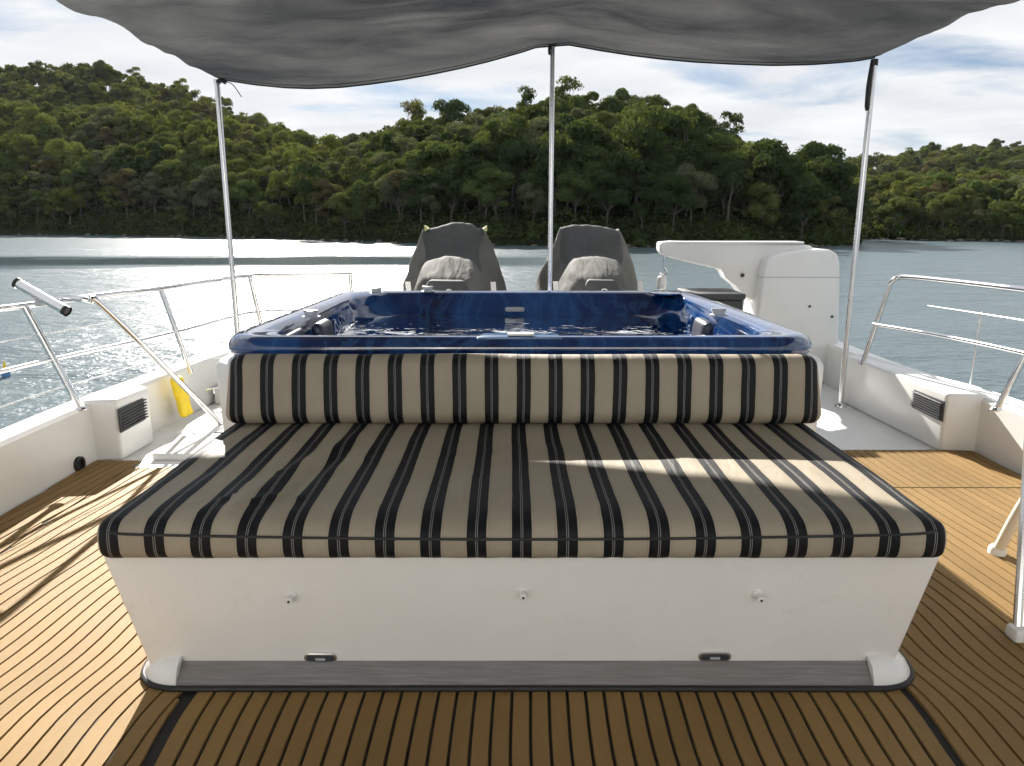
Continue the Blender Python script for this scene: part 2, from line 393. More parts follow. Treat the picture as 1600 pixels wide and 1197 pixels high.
# ------------------------------------------------------------------ trees
def crown_arrays(seed, nclump, leaves, lsize, spread, hgt_, style):
    """leaf quads spread over ellipsoid clumps; returns verts (n*4,3) and the clump centres"""
    g = np.random.default_rng(seed); cen = []
    for k in range(nclump):
        a = g.uniform(0, 2*math.pi)+k*2.4; t_ = (k+.5)/nclump; z = style[0]+(style[1]-style[0])*t_**.8
        dome = math.sqrt(max(.05, 1-((z-.58)/.52)**2)) if z > .58 else .62+.38*(z-style[0])/max(.05, .58-style[0])
        rr = spread*dome*math.sqrt(g.uniform(.15, 1))*.82
        cen.append((rr*math.cos(a), rr*math.sin(a), hgt_*z*.93, g.uniform(.7, 1.3)*spread*.40))
    V = []
    per = leaves//nclump
    for (x, y, z, cr_) in cen:
        d = g.normal(size=(per, 3)); d /= np.linalg.norm(d, axis=1)[:, None]
        d[:, 2] = np.where(d[:, 2] < -.25, -d[:, 2], d[:, 2])
        rad = cr_*g.uniform(.62, 1.08, size=(per, 1))
        p = d*rad*np.array([1, 1, .78])+np.array([x, y, z])
        nrm = d+g.normal(scale=.36, size=(per, 3)); nrm /= np.linalg.norm(nrm, axis=1)[:, None]
        ref = g.normal(size=(per, 3)); t1 = np.cross(nrm, ref); t1 /= np.linalg.norm(t1, axis=1)[:, None]; t2 = np.cross(nrm, t1)
        s = lsize*g.uniform(.6, 1.3, size=(per, 1))
        V.append(np.stack([p-t1*s, p-t2*s*.55, p+t1*s, p+t2*s*.55], axis=1))
    return np.concatenate(V).reshape(-1, 3), cen
def quads_mesh(name, V, mat, rnd=None):
    n = len(V)//4; me = bpy.data.meshes.new(name)
    me.vertices.add(len(V)); me.vertices.foreach_set('co', V.astype(np.float32).ravel())
    me.loops.add(len(V)); me.loops.foreach_set('vertex_index', np.arange(len(V), dtype=np.int32))
    me.polygons.add(n); me.polygons.foreach_set('loop_start', np.arange(0, len(V), 4, dtype=np.int32))
    me.update(calc_edges=True); me.materials.append(mat)
    if rnd is not None:
        at = me.attributes.new('rnd', 'FLOAT', 'FACE'); at.data.foreach_set('value', rnd.astype(np.float32))
    return me
STYLES = [(.30, 1.0), (.22, 1.0), (.36, 1.0), (.24, .95), (.28, 1.0), (.34, 1.0), (.18, 1.0), (.42, 1.02)]
protos = []; lows = []
for k, st in enumerate(STYLES):
    spread = [4.6, 4.0, 5.2, 4.4, 3.6, 5.0, 3.8, 4.2][k]
    V, cen = crown_arrays(100+k, [13, 15, 12, 16, 12, 14, 17, 11][k], 6400, .27, spread, 11., st)
    cm = quads_mesh('crown', V, M_leaf)
    tb = MB(); lean = (random.uniform(-.6, .6), random.uniform(-.6, .6)); fz = 11*max(.3, st[0])*.9
    tb.tube(catmull([(0, 0, -1), (lean[0]*.3, lean[1]*.3, fz*.5), (lean[0], lean[1], fz)], 4), .26, 7, r1=.15)
    for (x, y, z, r_) in cen[:9]:
        tb.tube(catmull([(lean[0], lean[1], fz*.96), (lean[0]*.5+x*.45, lean[1]*.5+y*.45, (fz+z)/2), (x, y, z)], 3), .12, 5, r1=.03)
    tm = tb.mesh('trunk', M_bark)
    protos.append((cm, tm))
    Vl, _ = crown_arrays(100+k, 16, 900, .62, spread, 11., st); lows.append(Vl)
for k in range(3):                                  # open-crowned trees that stand above the canopy
    V, cen = crown_arrays(300+k, 11, 1500, .30, 3.6, 12.5, (.5, 1.05)); V2 = V
    tb = MB(); tb.tube(catmull([(0, 0, -1), (.2, .1, 3), (-.1, .2, 6.2)], 4), .24, 7, r1=.13)
    for (x, y, z, r_) in cen: tb.tube(catmull([(-.1, .2, 6.0), (x*.45, y*.45, (6+z)/2), (x, y, z+.6)], 3), .10, 5, r1=.03)
    protos.append((quads_mesh('crown', V2, M_leaf), tb.mesh('trunk', M_bark)))
# candidate spots over both hills: spacing grows with distance
def spots(fn, a0, a1, r0, r1, step, rows, shrink):
    res = []; A = [q[0] for q in rows]; D0 = [q[1] for q in rows]; R2 = [q[4] for q in rows]
    r = r0
    while r < r1:
        da = step/r; a = a0+random.random()*da
        while a < a1:
            aa = a+random.uniform(-.4, .4)*da; rr = r+random.uniform(-.42, .42)*step
            d0 = np.interp(aa, A, D0); 
            h = fn(aa, rr)
            if rr > d0+1.5 and h > .2 and rr < np.interp(aa, A, R2)+12: res.append((aa, rr, h, rr-d0))
            a += da
        r += step*.82
    return res
def u_of(a): return 800+F*math.tan(a)/CC
cand = [(*s, 0) for s in spots(near_fn, na0, na1, 140, 720, 7.3, near_rows, 1)]+[(*s, 1) for s in spots(far_fn, fa0, fa1, 175, 680, 6.4, far_rows, .8)]
random.shuffle(cand)
# rank by how much of each crown would show: walk each bearing outwards keeping the highest skyline so far
cand.sort(key=lambda q: q[1]); sky_ang = {}
scored = []
for a, r, h, dd, hill in cand:
    sc_ = random.choices([random.uniform(.7, 1.05), random.uniform(1.05, 1.3), random.uniform(1.3, 1.45)], [6, 3, .5])[0]*(.80 if hill else 1.0)
    if dd < 9: sc_ *= .85
    elif not hill and 600 < u_of(a) < 1300 and dd < 60: sc_ *= 1.12
    top = (h+TREE_H*sc_-CH)/r; bins = range(int(math.floor((a-4*sc_/r)/.004)), int(math.floor((a+4*sc_/r)/.004))+1)
    vis = sum(max(0, min(top-sky_ang.get(b, -1), 9*sc_/r)) for b in bins)*.004
    for b in bins: sky_ang[b] = max(sky_ang.get(b, -1), top-2.2/r)
    scored.append((vis, a, r, h, sc_, hill, dd))
inframe = [q for q in scored if -40 < u_of(q[1]) < 1640]
inframe.sort(key=lambda q: -q[0]); chosen = inframe[:290]; chosen_set = set(id(q) for q in chosen)
rest = [q for q in scored if id(q) not in chosen_set and (q[0] > 1e-5 or random.random() < .35)]
SECT = [(340, 'left of left pole'), (625, 'right of left pole'), (795, 'above left jet ski'), (1025, 'above right jet ski'), (1345, 'above the crane'), (9999, 'right of right pole')]
entries = []
for vis, a, r, h, s_, hill, dd in chosen:
    rows = far_rows if hill else near_rows; A = [q[0] for q in rows]; u = u_of(a)
    fr = dd/(np.interp(a, A, [q[2] for q in rows])-np.interp(a, A, [q[1] for q in rows]))
    place = 'far hill' if hill else ('left hillside' if u < 520 else 'headland')
    band = 'waterline' if dd < 12 else 'lower slope' if fr < .5 else 'upper slope' if fr < .92 else 'ridge'
    sect = next(t_ for lim_, t_ in SECT if u < lim_)
    ci = random.choices(range(6), [3, 4, 4, 2, 3, 1] if u < 560 or hill else [7, 4, 2.5, .7, 2, .5])[0]  # headland weighted to dark leaves: its shadow is put into the colour
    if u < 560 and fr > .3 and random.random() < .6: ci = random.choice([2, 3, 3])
    sz = 'tall' if s_ > 1.08 else 'small' if s_ < .86 else 'middling'
    entries.append((u, a, r, h, s_, ci, f'{sz} {LEAFCOL[ci][0]} eucalyptus, {place} {band}, {sect}', f'{band} trees of the {place}'))
entries.sort(key=lambda q: q[0]); cnt = {}
for e_ in entries: cnt[e_[6]] = cnt.get(e_[6], 0)+1
seen = {}; ORD = ['first', 'second', 'third', 'fourth', 'fifth', 'sixth', 'seventh', 'eighth', 'ninth', 'tenth', 'eleventh', 'twelfth', 'thirteenth', 'fourteenth', 'fifteenth', 'sixteenth', 'seventeenth', 'eighteenth']
for u, a, r, h, s_, ci, lb, gp in entries:
    if cnt[lb] > 1:
        k = seen.get(lb, 0); seen[lb] = k+1; lb2 = lb+', '+ORD[min(k, 17)]+' from left'
    else: lb2 = lb
    root = empty('eucalyptus_tree', (math.sin(a)*r, math.cos(a)*r, WZ+h), random.uniform(0, 6.28))
    zs = random.uniform(.9, 1.2); root.scale = (s_, s_, s_*zs); tag(root, lb2, 'tree', gp)
    k = random.randrange(8) if random.random() > (.25 if 'ridge' in gp else .02) else 8+random.randrange(3); c_ = LEAFCOL[ci][1]; jt = random.uniform(.85, 1.15)
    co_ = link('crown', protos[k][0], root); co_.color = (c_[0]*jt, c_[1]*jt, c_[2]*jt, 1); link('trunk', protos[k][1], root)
# the rest of the wood, one mass
Vs = []; Rn = []
for vis, a, r, h, s_, hill, dd in rest:
    Vl = lows[random.randrange(len(lows))]; z = random.uniform(0, 6.28); c_, s__ = math.cos(z), math.sin(z)
    P = Vl*s_; P = np.stack([P[:, 0]*c_-P[:, 1]*s__, P[:, 0]*s__+P[:, 1]*c_, P[:, 2]], 1)+np.array([math.sin(a)*r, math.cos(a)*r, WZ+h])
    Vs.append(P); Rn.append(np.full(len(P)//4, random.random() if hill or u_of(a) < 560 or random.random() < .3 else random.uniform(0, .2)))  # headland mass mostly dark tones, hill shadow painted into the leaves
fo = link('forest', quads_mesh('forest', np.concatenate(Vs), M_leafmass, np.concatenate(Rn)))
tag(fo, 'dense eucalyptus forest filling the hills behind the nearer trees', 'forest', kind='stuff')
print('trees', len(chosen), 'rest', len(rest))
# undergrowth along the shore
Vs = []; g = np.random.default_rng(5)
for fn, rows, a0, a1 in ((near_fn, near_rows, na0, na1), (far_fn, far_rows, fa0, fa1)):
    A = [q[0] for q in rows]; D0 = [q[1] for q in rows]; a = a0
    while a < a1:
        d0 = np.interp(a, A, D0)+2.5*math.sin(a*60)+1.5*math.sin(a*141+1)
        for rr in (d0+1.6, d0+3.5, d0+6, d0+10, d0+15, d0+21):
            r_ = rr+random.uniform(-1.5, 1.5); hh = fn(a, r_)
            if hh < -.3: continue
            n = 42; d = g.normal(size=(n, 3)); d /= np.linalg.norm(d, axis=1)[:, None]; d[:, 2] = abs(d[:, 2])
            p = d*g.uniform(.6, 1.1, (n, 1))*np.array([1.8, 1.8, random.uniform(1.6, 3.4)])+np.array([math.sin(a)*r_, math.cos(a)*r_, WZ+hh-.2])
            t1 = g.normal(size=(n, 3)); t1 /= np.linalg.norm(t1, axis=1)[:, None]; t2 = np.cross(t1, d); s = g.uniform(.25, .5, (n, 1))
            Vs.append(np.stack([p-t1*s, p-t2*s, p+t1*s, p+t2*s], 1).reshape(-1, 3))
        a += 2.3/d0
V = np.concatenate(Vs)
uo = link('undergrowth', quads_mesh('undergrowth', V, M_leafmass, np.repeat(g.uniform(0, .12, len(V)//168), 42)))  # only the darkest leaf tones, shade at the hill foot put into colour
tag(uo, 'dark bushy undergrowth along the waterline', 'undergrowth', kind='stuff')
mb = MB()
for fn, rows, a0, a1 in ((near_fn, near_rows, na0, na1), (far_fn, far_rows, fa0, fa1)):
    A = [q[0] for q in rows]; D0 = [q[1] for q in rows]; a = a0
    while a < a1:
        d0 = np.interp(a, A, D0)+2.5*math.sin(a*60)+1.5*math.sin(a*141+1)+random.uniform(-.3, 1.6); s = random.uniform(.35, 1.1)
        c = Vector((math.sin(a)*d0, math.cos(a)*d0, WZ+random.uniform(-.1, .25)))
        vs, fs = [], []
        for j, (zz, rr) in enumerate(((-.5, 1), (.15, 1.05), (.5, .55))):
            for k in range(6): vs.append(c+Vector((math.cos(k*1.047)*rr*s*random.uniform(.7, 1.3), math.sin(k*1.047)*rr*s*random.uniform(.7, 1.3), zz*s*.8)))
        for j in range(2):
            for k in range(6): fs.append((j*6+k, j*6+(k+1) % 6, j*6+6+(k+1) % 6, j*6+6+k))
        fs.append(tuple(12+k for k in range(6))); mb.add(vs, fs); a += random.uniform(.8, 2.6)/d0
ro = mb.build('shore_rocks', M_rock, smooth=False); tag(ro, 'low brown rocks along the far waterline', 'rocks', kind='stuff')

# ------------------------------------------------------------------ the boat: deck
BW_L = [(-2.56, -2.0), (-2.56, -.8), (-2.56, .4), (-2.56, 1.5), (-2.56, 2.5), (-2.555, 3.4), (-2.55, 4.3), (-2.50, 4.9), (-2.45, 5.4), (-2.38, 6.0), (-2.12, 6.45), (-1.6, 6.68), (-1.35, 6.75)]
BW_R = [(2.97, -2.0), (2.97, -.8), (2.97, .4), (2.97, 1.5), (2.97, 2.5), (2.965, 3.4), (2.95, 4.3), (2.90, 4.85), (2.83, 5.35), (2.815, 5.9), (2.82, 6.6), (2.82, 7.4), (2.62, 7.95), (2.2, 8.2), (1.75, 8.3)]
outline = BW_L+[(-1.35, 9.6), (1.75, 9.6)]+BW_R[::-1]
deck = MB().prismz([(x*1.0, y) for x, y in outline], -.35, -.012).build('deck', M_deckw, smooth=False); tag(deck, kind='structure')
CX0, CX1, YB = -1.0, 1.22, -1.2
def sheet(poly, z): return MB().prismz(poly, -.011, z)
sheet([(-2.545, YB), (2.95, YB), (2.95, 3.9), (2.93, 4.54), (1.5, 4.54), (1.5, 3), (-1.3, 3), (-1.3, 4.2), (-2.27, 4.2), (-2.27, 4.33), (-2.54, 4.33)], -.004).build('carpet_backing', M_caulk, deck, smooth=False)
def warp(x, y):
    """the carpet lies in soft ripples, strongest round the daybed corners"""
    e = math.exp(-((x+1.3)**2/.10+(y-1.9)**2/.22))+.8*math.exp(-((x-1.5)**2/.14+(y-2.0)**2/.3))
    k = .0035+.016*e
    return (x+k*math.sin(y*9.5+x*1.2)+.009*ns(x*1.3, y*2.1, 1), .004*e*math.sin(y*9.5+x*6)+.0015*ns(x*2, y*2, 5))
PW, GAP = .0575, .0075
def plank(xl, xr, ys, z=.004):
    vs, fs = [], []; rows = 0; prev = False
    for y in ys:
        a, b = xl(y), xr(y)
        if b-a < .006:
            prev = False; continue
        b0 = len(vs)
        wa, za = warp(a, y); wb, zb = warp(b, y)
        vs += [(wa, y, z+za-.010), (wa+.002, y, z+za), (wb-.002, y, z+zb), (wb, y, z+zb-.010)]
        if prev: fs += [(b0-4+k, b0-3+k, b0+1+k, b0+k) for k in range(3)]
        prev = True
    if not fs: return
    MB().add(vs, fs).build('plank', M_carpet, deck)
def yrange(y0, y1, n): return [y0+(y1-y0)*k/(n-1) for k in range(n)]
n = int((CX1-CX0-.03)/PW)
for i in range(n):
    x0 = CX0+.022+i*PW; plank(lambda y, a=x0: a+GAP/2, lambda y, a=x0: a+PW-GAP/2, yrange(.6, 2.3, 24))
def side(xa, xb, ang, y0, y1, cut=None, seg=44):
    sa, ca = math.sin(R(ang)), math.cos(R(ang)); q0 = min(xa*ca-y*sa for y in (y0, y1)); q1 = max(xb*ca-y*sa for y in (y0, y1)); q = q0
    while q < q1:
        def lim(y, k, q=q): return min(max((q+k+y*sa)/ca, xa), xb)
        plank(lambda y: lim(y, .0024), lambda y: lim(y, PW-.0024), yrange(y0, y1, seg)); q += PW
side(-2.54, -2.27, 5.5, .6, 4.32, seg=40); side(-2.262, CX0-.012, 5.5, .6, 4.19)
side(CX1+.012, 2.945, -3.5, .6, 3.846); side(1.5, 2.93, -1.5, 3.858, 4.53, seg=9)
# white deck panels beside the tub, raised a little, with grooves between
for k, (y0, y1) in enumerate(((4.36, 4.80), (4.812, 5.24), (5.252, 5.75))):
    x0 = -2.22 if k == 0 else -2.28
    p = MB().box(x0, -1.47, y0, y1, -.012, .035).build('hatch_panel', M_deckw, deck, bevel=.012)
    MB().lathe([(.016, 0), (.016, .008), (.010, .012)], (x0+.1, y1-.03, .035), n=14).build('hinge', M_steel, p)
    MB().tube([(-2.0, y1+.006, .034), (-1.62, y1+.006, .034)], .007, 8).build('hinge_rod', M_vent, p)

# ------------------------------------------------------------------ bulwarks with hull sides
def bulwark(path, sgn, label, box_y, box_in, vent_y, vent_z):
    root = empty('bulwark', (path[6][0], path[6][1], 0)); tag(root, label, 'bulwark')
    inv = Vector((-path[6][0], -path[6][1], 0))
    def B(mb, name, mat, parent=root, **k):
        mb.v = [(x+inv.x, y+inv.y, z) for x, y, z in mb.v]; return mb.build(name, mat, parent, **k)
    P = [Vector((x, y, 0)) for x, y in path]; sec = [(0.0, -.012), (0.0, .33), (-.015, .352), (-.16, .352), (-.185, .335), (-.185, .28), (-.14, .22), (-.16, -1.0), (.25, WZ-.3)]
    vs, fs = [], []; pts = catmull(P, 5); m = len(sec)
    for i, p in enumerate(pts):
        tdir = (pts[min(i+1, len(pts)-1)]-pts[max(i-1, 0)]).normalized(); out_ = Vector((tdir.y, -tdir.x, 0))*sgn     # outward
        for o_, z in sec: vs.append(p-out_*o_+Vector((0, 0, z)))
    for i in range(len(pts)-1):
        for k in range(m-1): fs.append((i*m+k, i*m+k+1, (i+1)*m+k+1, (i+1)*m+k))
    B(MB().add(vs, fs), 'wall', M_white, angle=28)
    xo = [p[0] for p in path]; yo = [p[1] for p in path]
    y0, y1 = box_y; X = lambda y: interp(y, yo, xo)
    poly = [(X(y0)+sgn*.05, y0), (box_in, y0+.03), (box_in-sgn*(.02 if y1 < 5 else .06), y1), (X(y1)+sgn*.05, y1+.1)]
    bx = B(MB().prismz(poly, -.012, .372), 'vent_box', M_white, bevel=.022, seg=3)
    a, b = vent_y; zc0, zc1 = vent_z; xi = box_in-sgn*.004
    fr = MB().box(min(xi, xi-sgn*.012), max(xi, xi-sgn*.012), a, b, zc0, zc1)
    v_ = B(fr, 'vent', M_vent, bevel=.004)
    for k in range(7):
        z = zc0+.018+(zc1-zc0-.036)*k/6; x2 = xi-sgn*.013
        mb = MB().add([(x2, a+.015, z-.006), (x2-sgn*.010, a+.015, z-.002), (x2-sgn*.010, a+.015, z+.002), (x2, a+.015, z+.004),
                       (x2, b-.015, z-.006), (x2-sgn*.010, b-.015, z-.002), (x2-sgn*.010, b-.015, z+.002), (x2, b-.015, z+.004)],
                      [(0, 1, 5, 4), (1, 2, 6, 5), (2, 3, 7, 6), (0, 3, 2, 1), (4, 5, 6, 7)])
        mb.v = [(x+inv.x, y+inv.y, z) for x, y, z in mb.v]; s_ = link('slat', mb.mesh('slat', M_vent), v_)
    return root
bl = bulwark(BW_L, -1, 'white bulwark on the left with a dark louvred vent in its box', (4.34, 4.74), -2.40, (4.36, 4.70), (.165, .315))
br_ = bulwark(BW_R, 1, 'white bulwark on the right with a dark louvred vent near the ladder', (4.50, 5.86), 2.73, (4.53, 4.90), (.19, .32))
# scupper outlet at the foot of the left bulwark
sp_ = MB().lathe([(.045, 0), (.045, .022), (.03, .022), (.028, .004)], (0, 0, 0), 'x', 18).build('scupper_pipe', M_black, bl); sp_.location = (-2.555+2.55, 4.16-4.3, .035)

# unseen wheelhouse behind the camera, added to cut sky light and bounce sun
cab = MB().box(-2.4, 2.8, -4.6, -2.6, -.01, 3.3).build('bounce_cabin', M_white, bevel=.04); tag(cab, kind='structure')
for x in (-1.5, .2, 1.9):
    wn = MB().box(x-.45, x+.45, -2.602, -2.585, 1.0, 1.45).build('window', M_vent, cab, bevel=.006)
    MB().box(x-.41, x+.41, -2.584, -2.580, 1.04, 1.41).build('pane', M_black, wn)
# ------------------------------------------------------------------ guard rails
def rail(label, loc, parts):
    root = empty('guard_rail', loc); tag(root, label, 'railing'); inv = Vector(loc)
    for name, pts, r, mat in parts:
        MB().tube([Vector(p)-inv for p in pts], r, 12 if r > .006 else 6).build(name, mat, root)
    return root
Ltop = [(-2.86, 2.6, 1.0), (-2.82, 3.6, .98), (-2.76, 4.15, .965), (-2.62, 4.75, .965), (-2.47, 5.25, .965), (-2.33, 6.15, .965), (-2.22, 6.42, .965), (-1.9, 6.50, .965), (-1.4, 6.56, .965)]
Lmid = [(-2.70, 2.6, .69), (-2.68, 3.6, .67), (-2.64, 4.2, .655), (-2.42, 5.25, .65), (-2.30, 6.1, .655), (-2.2, 6.42, .655), (-1.9, 6.52, .655), (-1.4, 6.58, .655)]
def wire(a, k): return [Vector(p)+(Vector(q)-Vector(p))*k for p, q in zip(a, [(-2.6, 2.6, .37), (-2.6, 3.6, .36), (-2.56, 4.2, .36), (-2.40, 5.25, .36), (-2.32, 6.1, .36), (-2.2, 6.42, .36), (-1.9, 6.56, .36), (-1.4, 6.62, .36)])]
Ltop8 = [Ltop[0], Ltop[1], Ltop[2], Ltop[4], Ltop[5], Ltop[6], Ltop[7], Ltop[8]]
parts = [('top_rail', catmull(Ltop, 6), .019, M_steel), ('mid_rail', catmull(Lmid, 6), .0125, M_steel),
         ('wire', catmull(wire(Ltop8, .28), 5), .0035, M_wire), ('wire', catmull(wire(Lmid, .55), 5), .0035, M_wire),
         ('post', [(-2.75, 4.18, .965), (-2.52, 4.21, .345)], .019, M_steel), ('post', [(-2.475, 5.25, .965), (-2.33, 5.28, .345)], .0165, M_steel),
         ('post', [(-2.24, 6.38, .965), (-2.16, 6.44, .345)], .0165, M_steel), ('post', [(-1.42, 6.56, .965), (-1.42, 6.62, .345)], .0165, M_steel),
         ('brace', catmull([(-2.73, 4.3, .965), (-2.55, 4.24, 1.0), (-2.42, 4.25, .985), (-2.36, 4.32, .92), (-2.06, 4.98, .09), (-2.04, 5.02, .03)], 6), .0185, M_steel)]
rl = rail('steel guard rail on the left with a slanting brace down to the deck', (-2.52, 4.21, .345), parts)
MB().lathe([(.034, 0), (.034, .006), (.024, .016)], (0, 0, .008), n=16).build('foot_flange', M_steel, rl)
Rtop = [(2.80, 5.52, .98), (2.815, 5.48, 1.012), (2.86, 5.42, 1.03), (2.95, 4.9, 1.035), (3.0, 4.2, 1.04), (3.03, 3.0, 1.05)]
Rmid = [(2.725, 5.56, .665), (2.84, 4.9, .685), (2.90, 4.2, .70), (2.93, 3.0, .71)]
parts = [('top_rail', catmull(Rtop, 8), .019, M_steel), ('mid_rail', catmull(Rmid, 8), .014, M_steel), ('post', [(2.805, 5.52, .99), (2.69, 5.6, .345)], .017, M_steel),
         ('post', [(3.02, 4.12, 1.04), (2.83, 4.2, .345)], .019, M_steel), ('wire', catmull([(3.0, 5.35, .83), (3.1, 4.9, .83), (3.14, 4.2, .84), (3.15, 3, .84)], 5), .004, M_wire),
         ('wire', catmull([(2.98, 5.1, .36), (3.05, 4.6, .37), (3.08, 3.6, .37)], 5), .0035, M_wire), ('stanchion', [(3.11, 4.9, .845), (3.10, 4.9, .34)], .006, M_wire)]
rr_ = rail('steel guard rail on the right with two bars beside the vent', (2.83, 4.2, .345), parts)
MB().lathe([(.034, 0), (.034, .006), (.024, .016)], (0, 0, .008), n=16).build('foot_flange', M_steel, rr_)
MB().lathe([(.03, 0), (.03, .006), (.022, .016)], (2.69-2.83, 5.6-4.2, .006), n=16).build('foot_flange', M_steel, rr_)
# tubular rod holder clamped to the left rail
rod = empty('rod_holder', (-2.61, 4.16, 1.01)); tag(rod, 'thick steel rod holder tube clamped across the left guard rail', 'rod holder')
A_, B_ = Vector((-.15, .0, .085)), Vector((.135, -.04, -.07)); dr = (B_-A_).normalized()
MB().tube([A_, B_], .027, 20, cap=False).build('tube', M_steel, rod)
MB().tube([A_+dr*.002, B_-dr*.002], .023, 20).build('inner_sleeve', M_black, rod)
MB().tube([A_-dr*.004, A_+dr*.012], .031, 20, cap=False).build('collar', M_black, rod)
MB().tube([B_-dr*.02, B_+dr*.004], .030, 20, cap=False).build('collar', M_black, rod)
MB().box(-.055, -.015, -.02, .02, -.045, .02).build('clamp', M_grey, rod, bevel=.006)

# ------------------------------------------------------------------ awning and its poles
pole_spec = [((-2.27, 6.08, -.012), (-2.27, 6.08, 2.475), 'steel awning pole on the left, in front of the wooded hillside', .021),
             ((.303, 5.96, -.012), (.303, 5.96, 2.725), 'middle awning pole standing between the two covered jet skis', .019),
             ((2.60, 5.70, -.012), (2.60, 5.70, 2.545), 'steel awning pole on the right bulwark beside the white crane', .021)]
for k, (a, b, lb, r) in enumerate(pole_spec):
    root = empty('awning_pole', a); tag(root, lb, 'pole', 'poles holding up the awning'); h = Vector(b)-Vector(a)
    MB().tube([(0, 0, 0), h*.5, h], r, 14).build('shaft', M_pole, root)
    MB().lathe([(.045, 0), (.045, .008), (.03, .03)], (0, 0, 0), n=16).build('base_flange', M_steel, root)
    MB().tube([h-Vector((0, 0, .03)), h+Vector((0, 0, .012))], r*1.25, 14).build('cap', M_black if k else M_pole, root)
    if k == 0:
        MB().tube(catmull([h+Vector((.01, -.02, -.01)), h+Vector((.05, -.03, .0)), h+Vector((.08, -.03, -.015))], 4), .018, 8).build('lashing', M_black, root)
        MB().tube(catmull([h+Vector((.07, -.03, -.01)), h+Vector((.13, -.03, -.03)), h+Vector((.19, -.03, -.12))], 5), .0035, 6).build('cord', M_black, root)
    else:
        q = -.035 if k == 2 else -.025
        ln = .34 if k == 2 else .09
        MB().tube(catmull([h+Vector((q*.6, -.02, .0)), h+Vector((q, -.02, -ln*.5)), h+Vector((q*.9, -.02, -ln))], 4), [.016 if k == 2 else .010]*8+[.008], 8).build('strap', M_black, root)
# edge of the cloth: bearing points along the front, then the cloth runs back over the camera
EX = [-2.6, -2.20, -1.86, -1.43, -.95, -.48, -.05, .19, .303, .43, .77, 1.22, 1.72, 2.05, 2.45, 2.61, 3.12]
EZ = [2.54, 2.485, 2.432, 2.415, 2.460, 2.535, 2.63, 2.70, 2.735, 2.712, 2.645, 2.582, 2.545, 2.532, 2.55, 2.565, 2.70]
def awn(s, q):
    x = -2.26+(2.61+2.26)*s
    y0 = interp(x, [-2.26, -1.0, .303, 2.60], [6.10, 6.03, 5.98, 5.72]); sag = -.10*(1-((x-.3)/2.6)**2)
    y = y0+(-.9-y0)*q
    ez = interp(x, EX, EZ)
    sm = .5*(interp(x-.12, EX, EZ)+interp(x+.12, EX, EZ)) if abs(x-.303) > .02 else ez
    z = sm*(1-min(1, q*3))+(2.60+.05*math.sin(s*math.pi))*min(1, q*3)
    wz = .035*math.sin(q*math.pi*3)*(.4+.6*abs(math.sin(s*6.28)))+.045*ns(x*1.5, y*2.2, 2.)*min(1, q*12)+.026*ns(x*1.2+y*2.6, y*5-x*3.2, 7.)*min(1, q*14)
    for px_, py_ in ((.303, 6.0), (-2.2, 5.9), (2.6, 5.75)):
        dd_ = math.hypot(x-px_, y-py_); wz += .016*math.sin(16*math.atan2(x-px_, .12+abs(py_-y))+dd_*2)*math.exp(-dd_/.9)*min(1, dd_*4)
    xs = x+(.06*math.sin(q*9) if s in (0., 1.) else 0)
    widen = 1+.10*min(1, q*2.4)
    return (.24+(x-.24)*widen, y, z+wz*min(1, q*8)+(.10*min(1, q*3) if s < .02 or s > .98 else 0)*0)
ab = empty('awning', (.32, 6.25, 2.6)); tag(ab, 'dark grey canvas awning sagging overhead between three poles', 'awning')
mb = MB().grid(awn, 97, 110); mb.v = [(x-.32, y-6.25, z-2.6) for x, y, z in mb.v]; ac = mb.build('canvas', M_awning, ab)
hem = [Vector(awn(i/96, 0))-Vector((.32, 6.25, 2.6)) for i in range(97)]
MB().tube(hem, .008, 6).build('hem', M_awning, ab)

MB().tube([Vector(awn(i/96, .012))-Vector((.32, 6.25, 2.601)) for i in range(97)], .003, 5).build('hem_stitching', M_awning, ab)
# ------------------------------------------------------------------ daybed
BX = .03
db = empty('daybed_base', (BX, 2.13, 0)); tag(db, 'white painted daybed base with flared ends under the striped seat cushion', 'daybed')
mb = MB()
prof = [(-1.19, .02), (1.19, .02), (1.305, .428), (-1.305, .428)]
mb.prism(prof, 0.0, 1.12); body = mb.build('body', M_bench, db, bevel=.014, seg=3)
# sloping weathered toe board with rounded white end caps and black rubber edging
prof_b = [(-.062, .012), (-.050, .030), (0.004, .066), (0.004, .0), (-.062, .0)]
mb = MB(); mb.add([(x, y, z) for x in (-1.085, 1.105) for y, z in prof_b], [(0, 1, 6, 5), (1, 2, 7, 6), (2, 3, 8, 7), (3, 4, 9, 8), (4, 0, 5, 9), (0, 4, 3, 2, 1), (5, 6, 7, 8, 9)])
mb.build('toe_board', M_timber, db)
def endcap(sg):
    """rounded moulding that turns the corner and runs back along the side"""
    sec = ((0, .0), (0, .020), (-.014, .042), (-.048, .068), (-.10, .080), (-.15, .082)); q = len(sec); vs = []
    path = [(1.085 if sg < 0 else 1.105, -.064, 0, -1)]
    c0, r0 = (1.10 if sg < 0 else 1.14), .13
    for k in range(10):
        a = k/9*math.pi/2; path.append((c0+r0*math.sin(a), .066-r0*math.cos(a), math.sin(a), -math.cos(a)))
    path.append((c0+r0, .34, 1, 0))
    for x, y, nx_, ny_ in path:
        for o_, z in sec: vs.append((sg*(x+nx_*o_*.95), y+ny_*o_*(.45 if ny_ < -.99 else .8), z))
    fs = [(i*q+k, i*q+k+1, (i+1)*q+k+1, (i+1)*q+k) for i in range(len(path)-1) for k in range(q-1)]
    fs.append(tuple(range(q)))
    return MB().add(vs, fs)
for sg in (-1, 1): endcap(sg).build('end_cap', M_white, db)
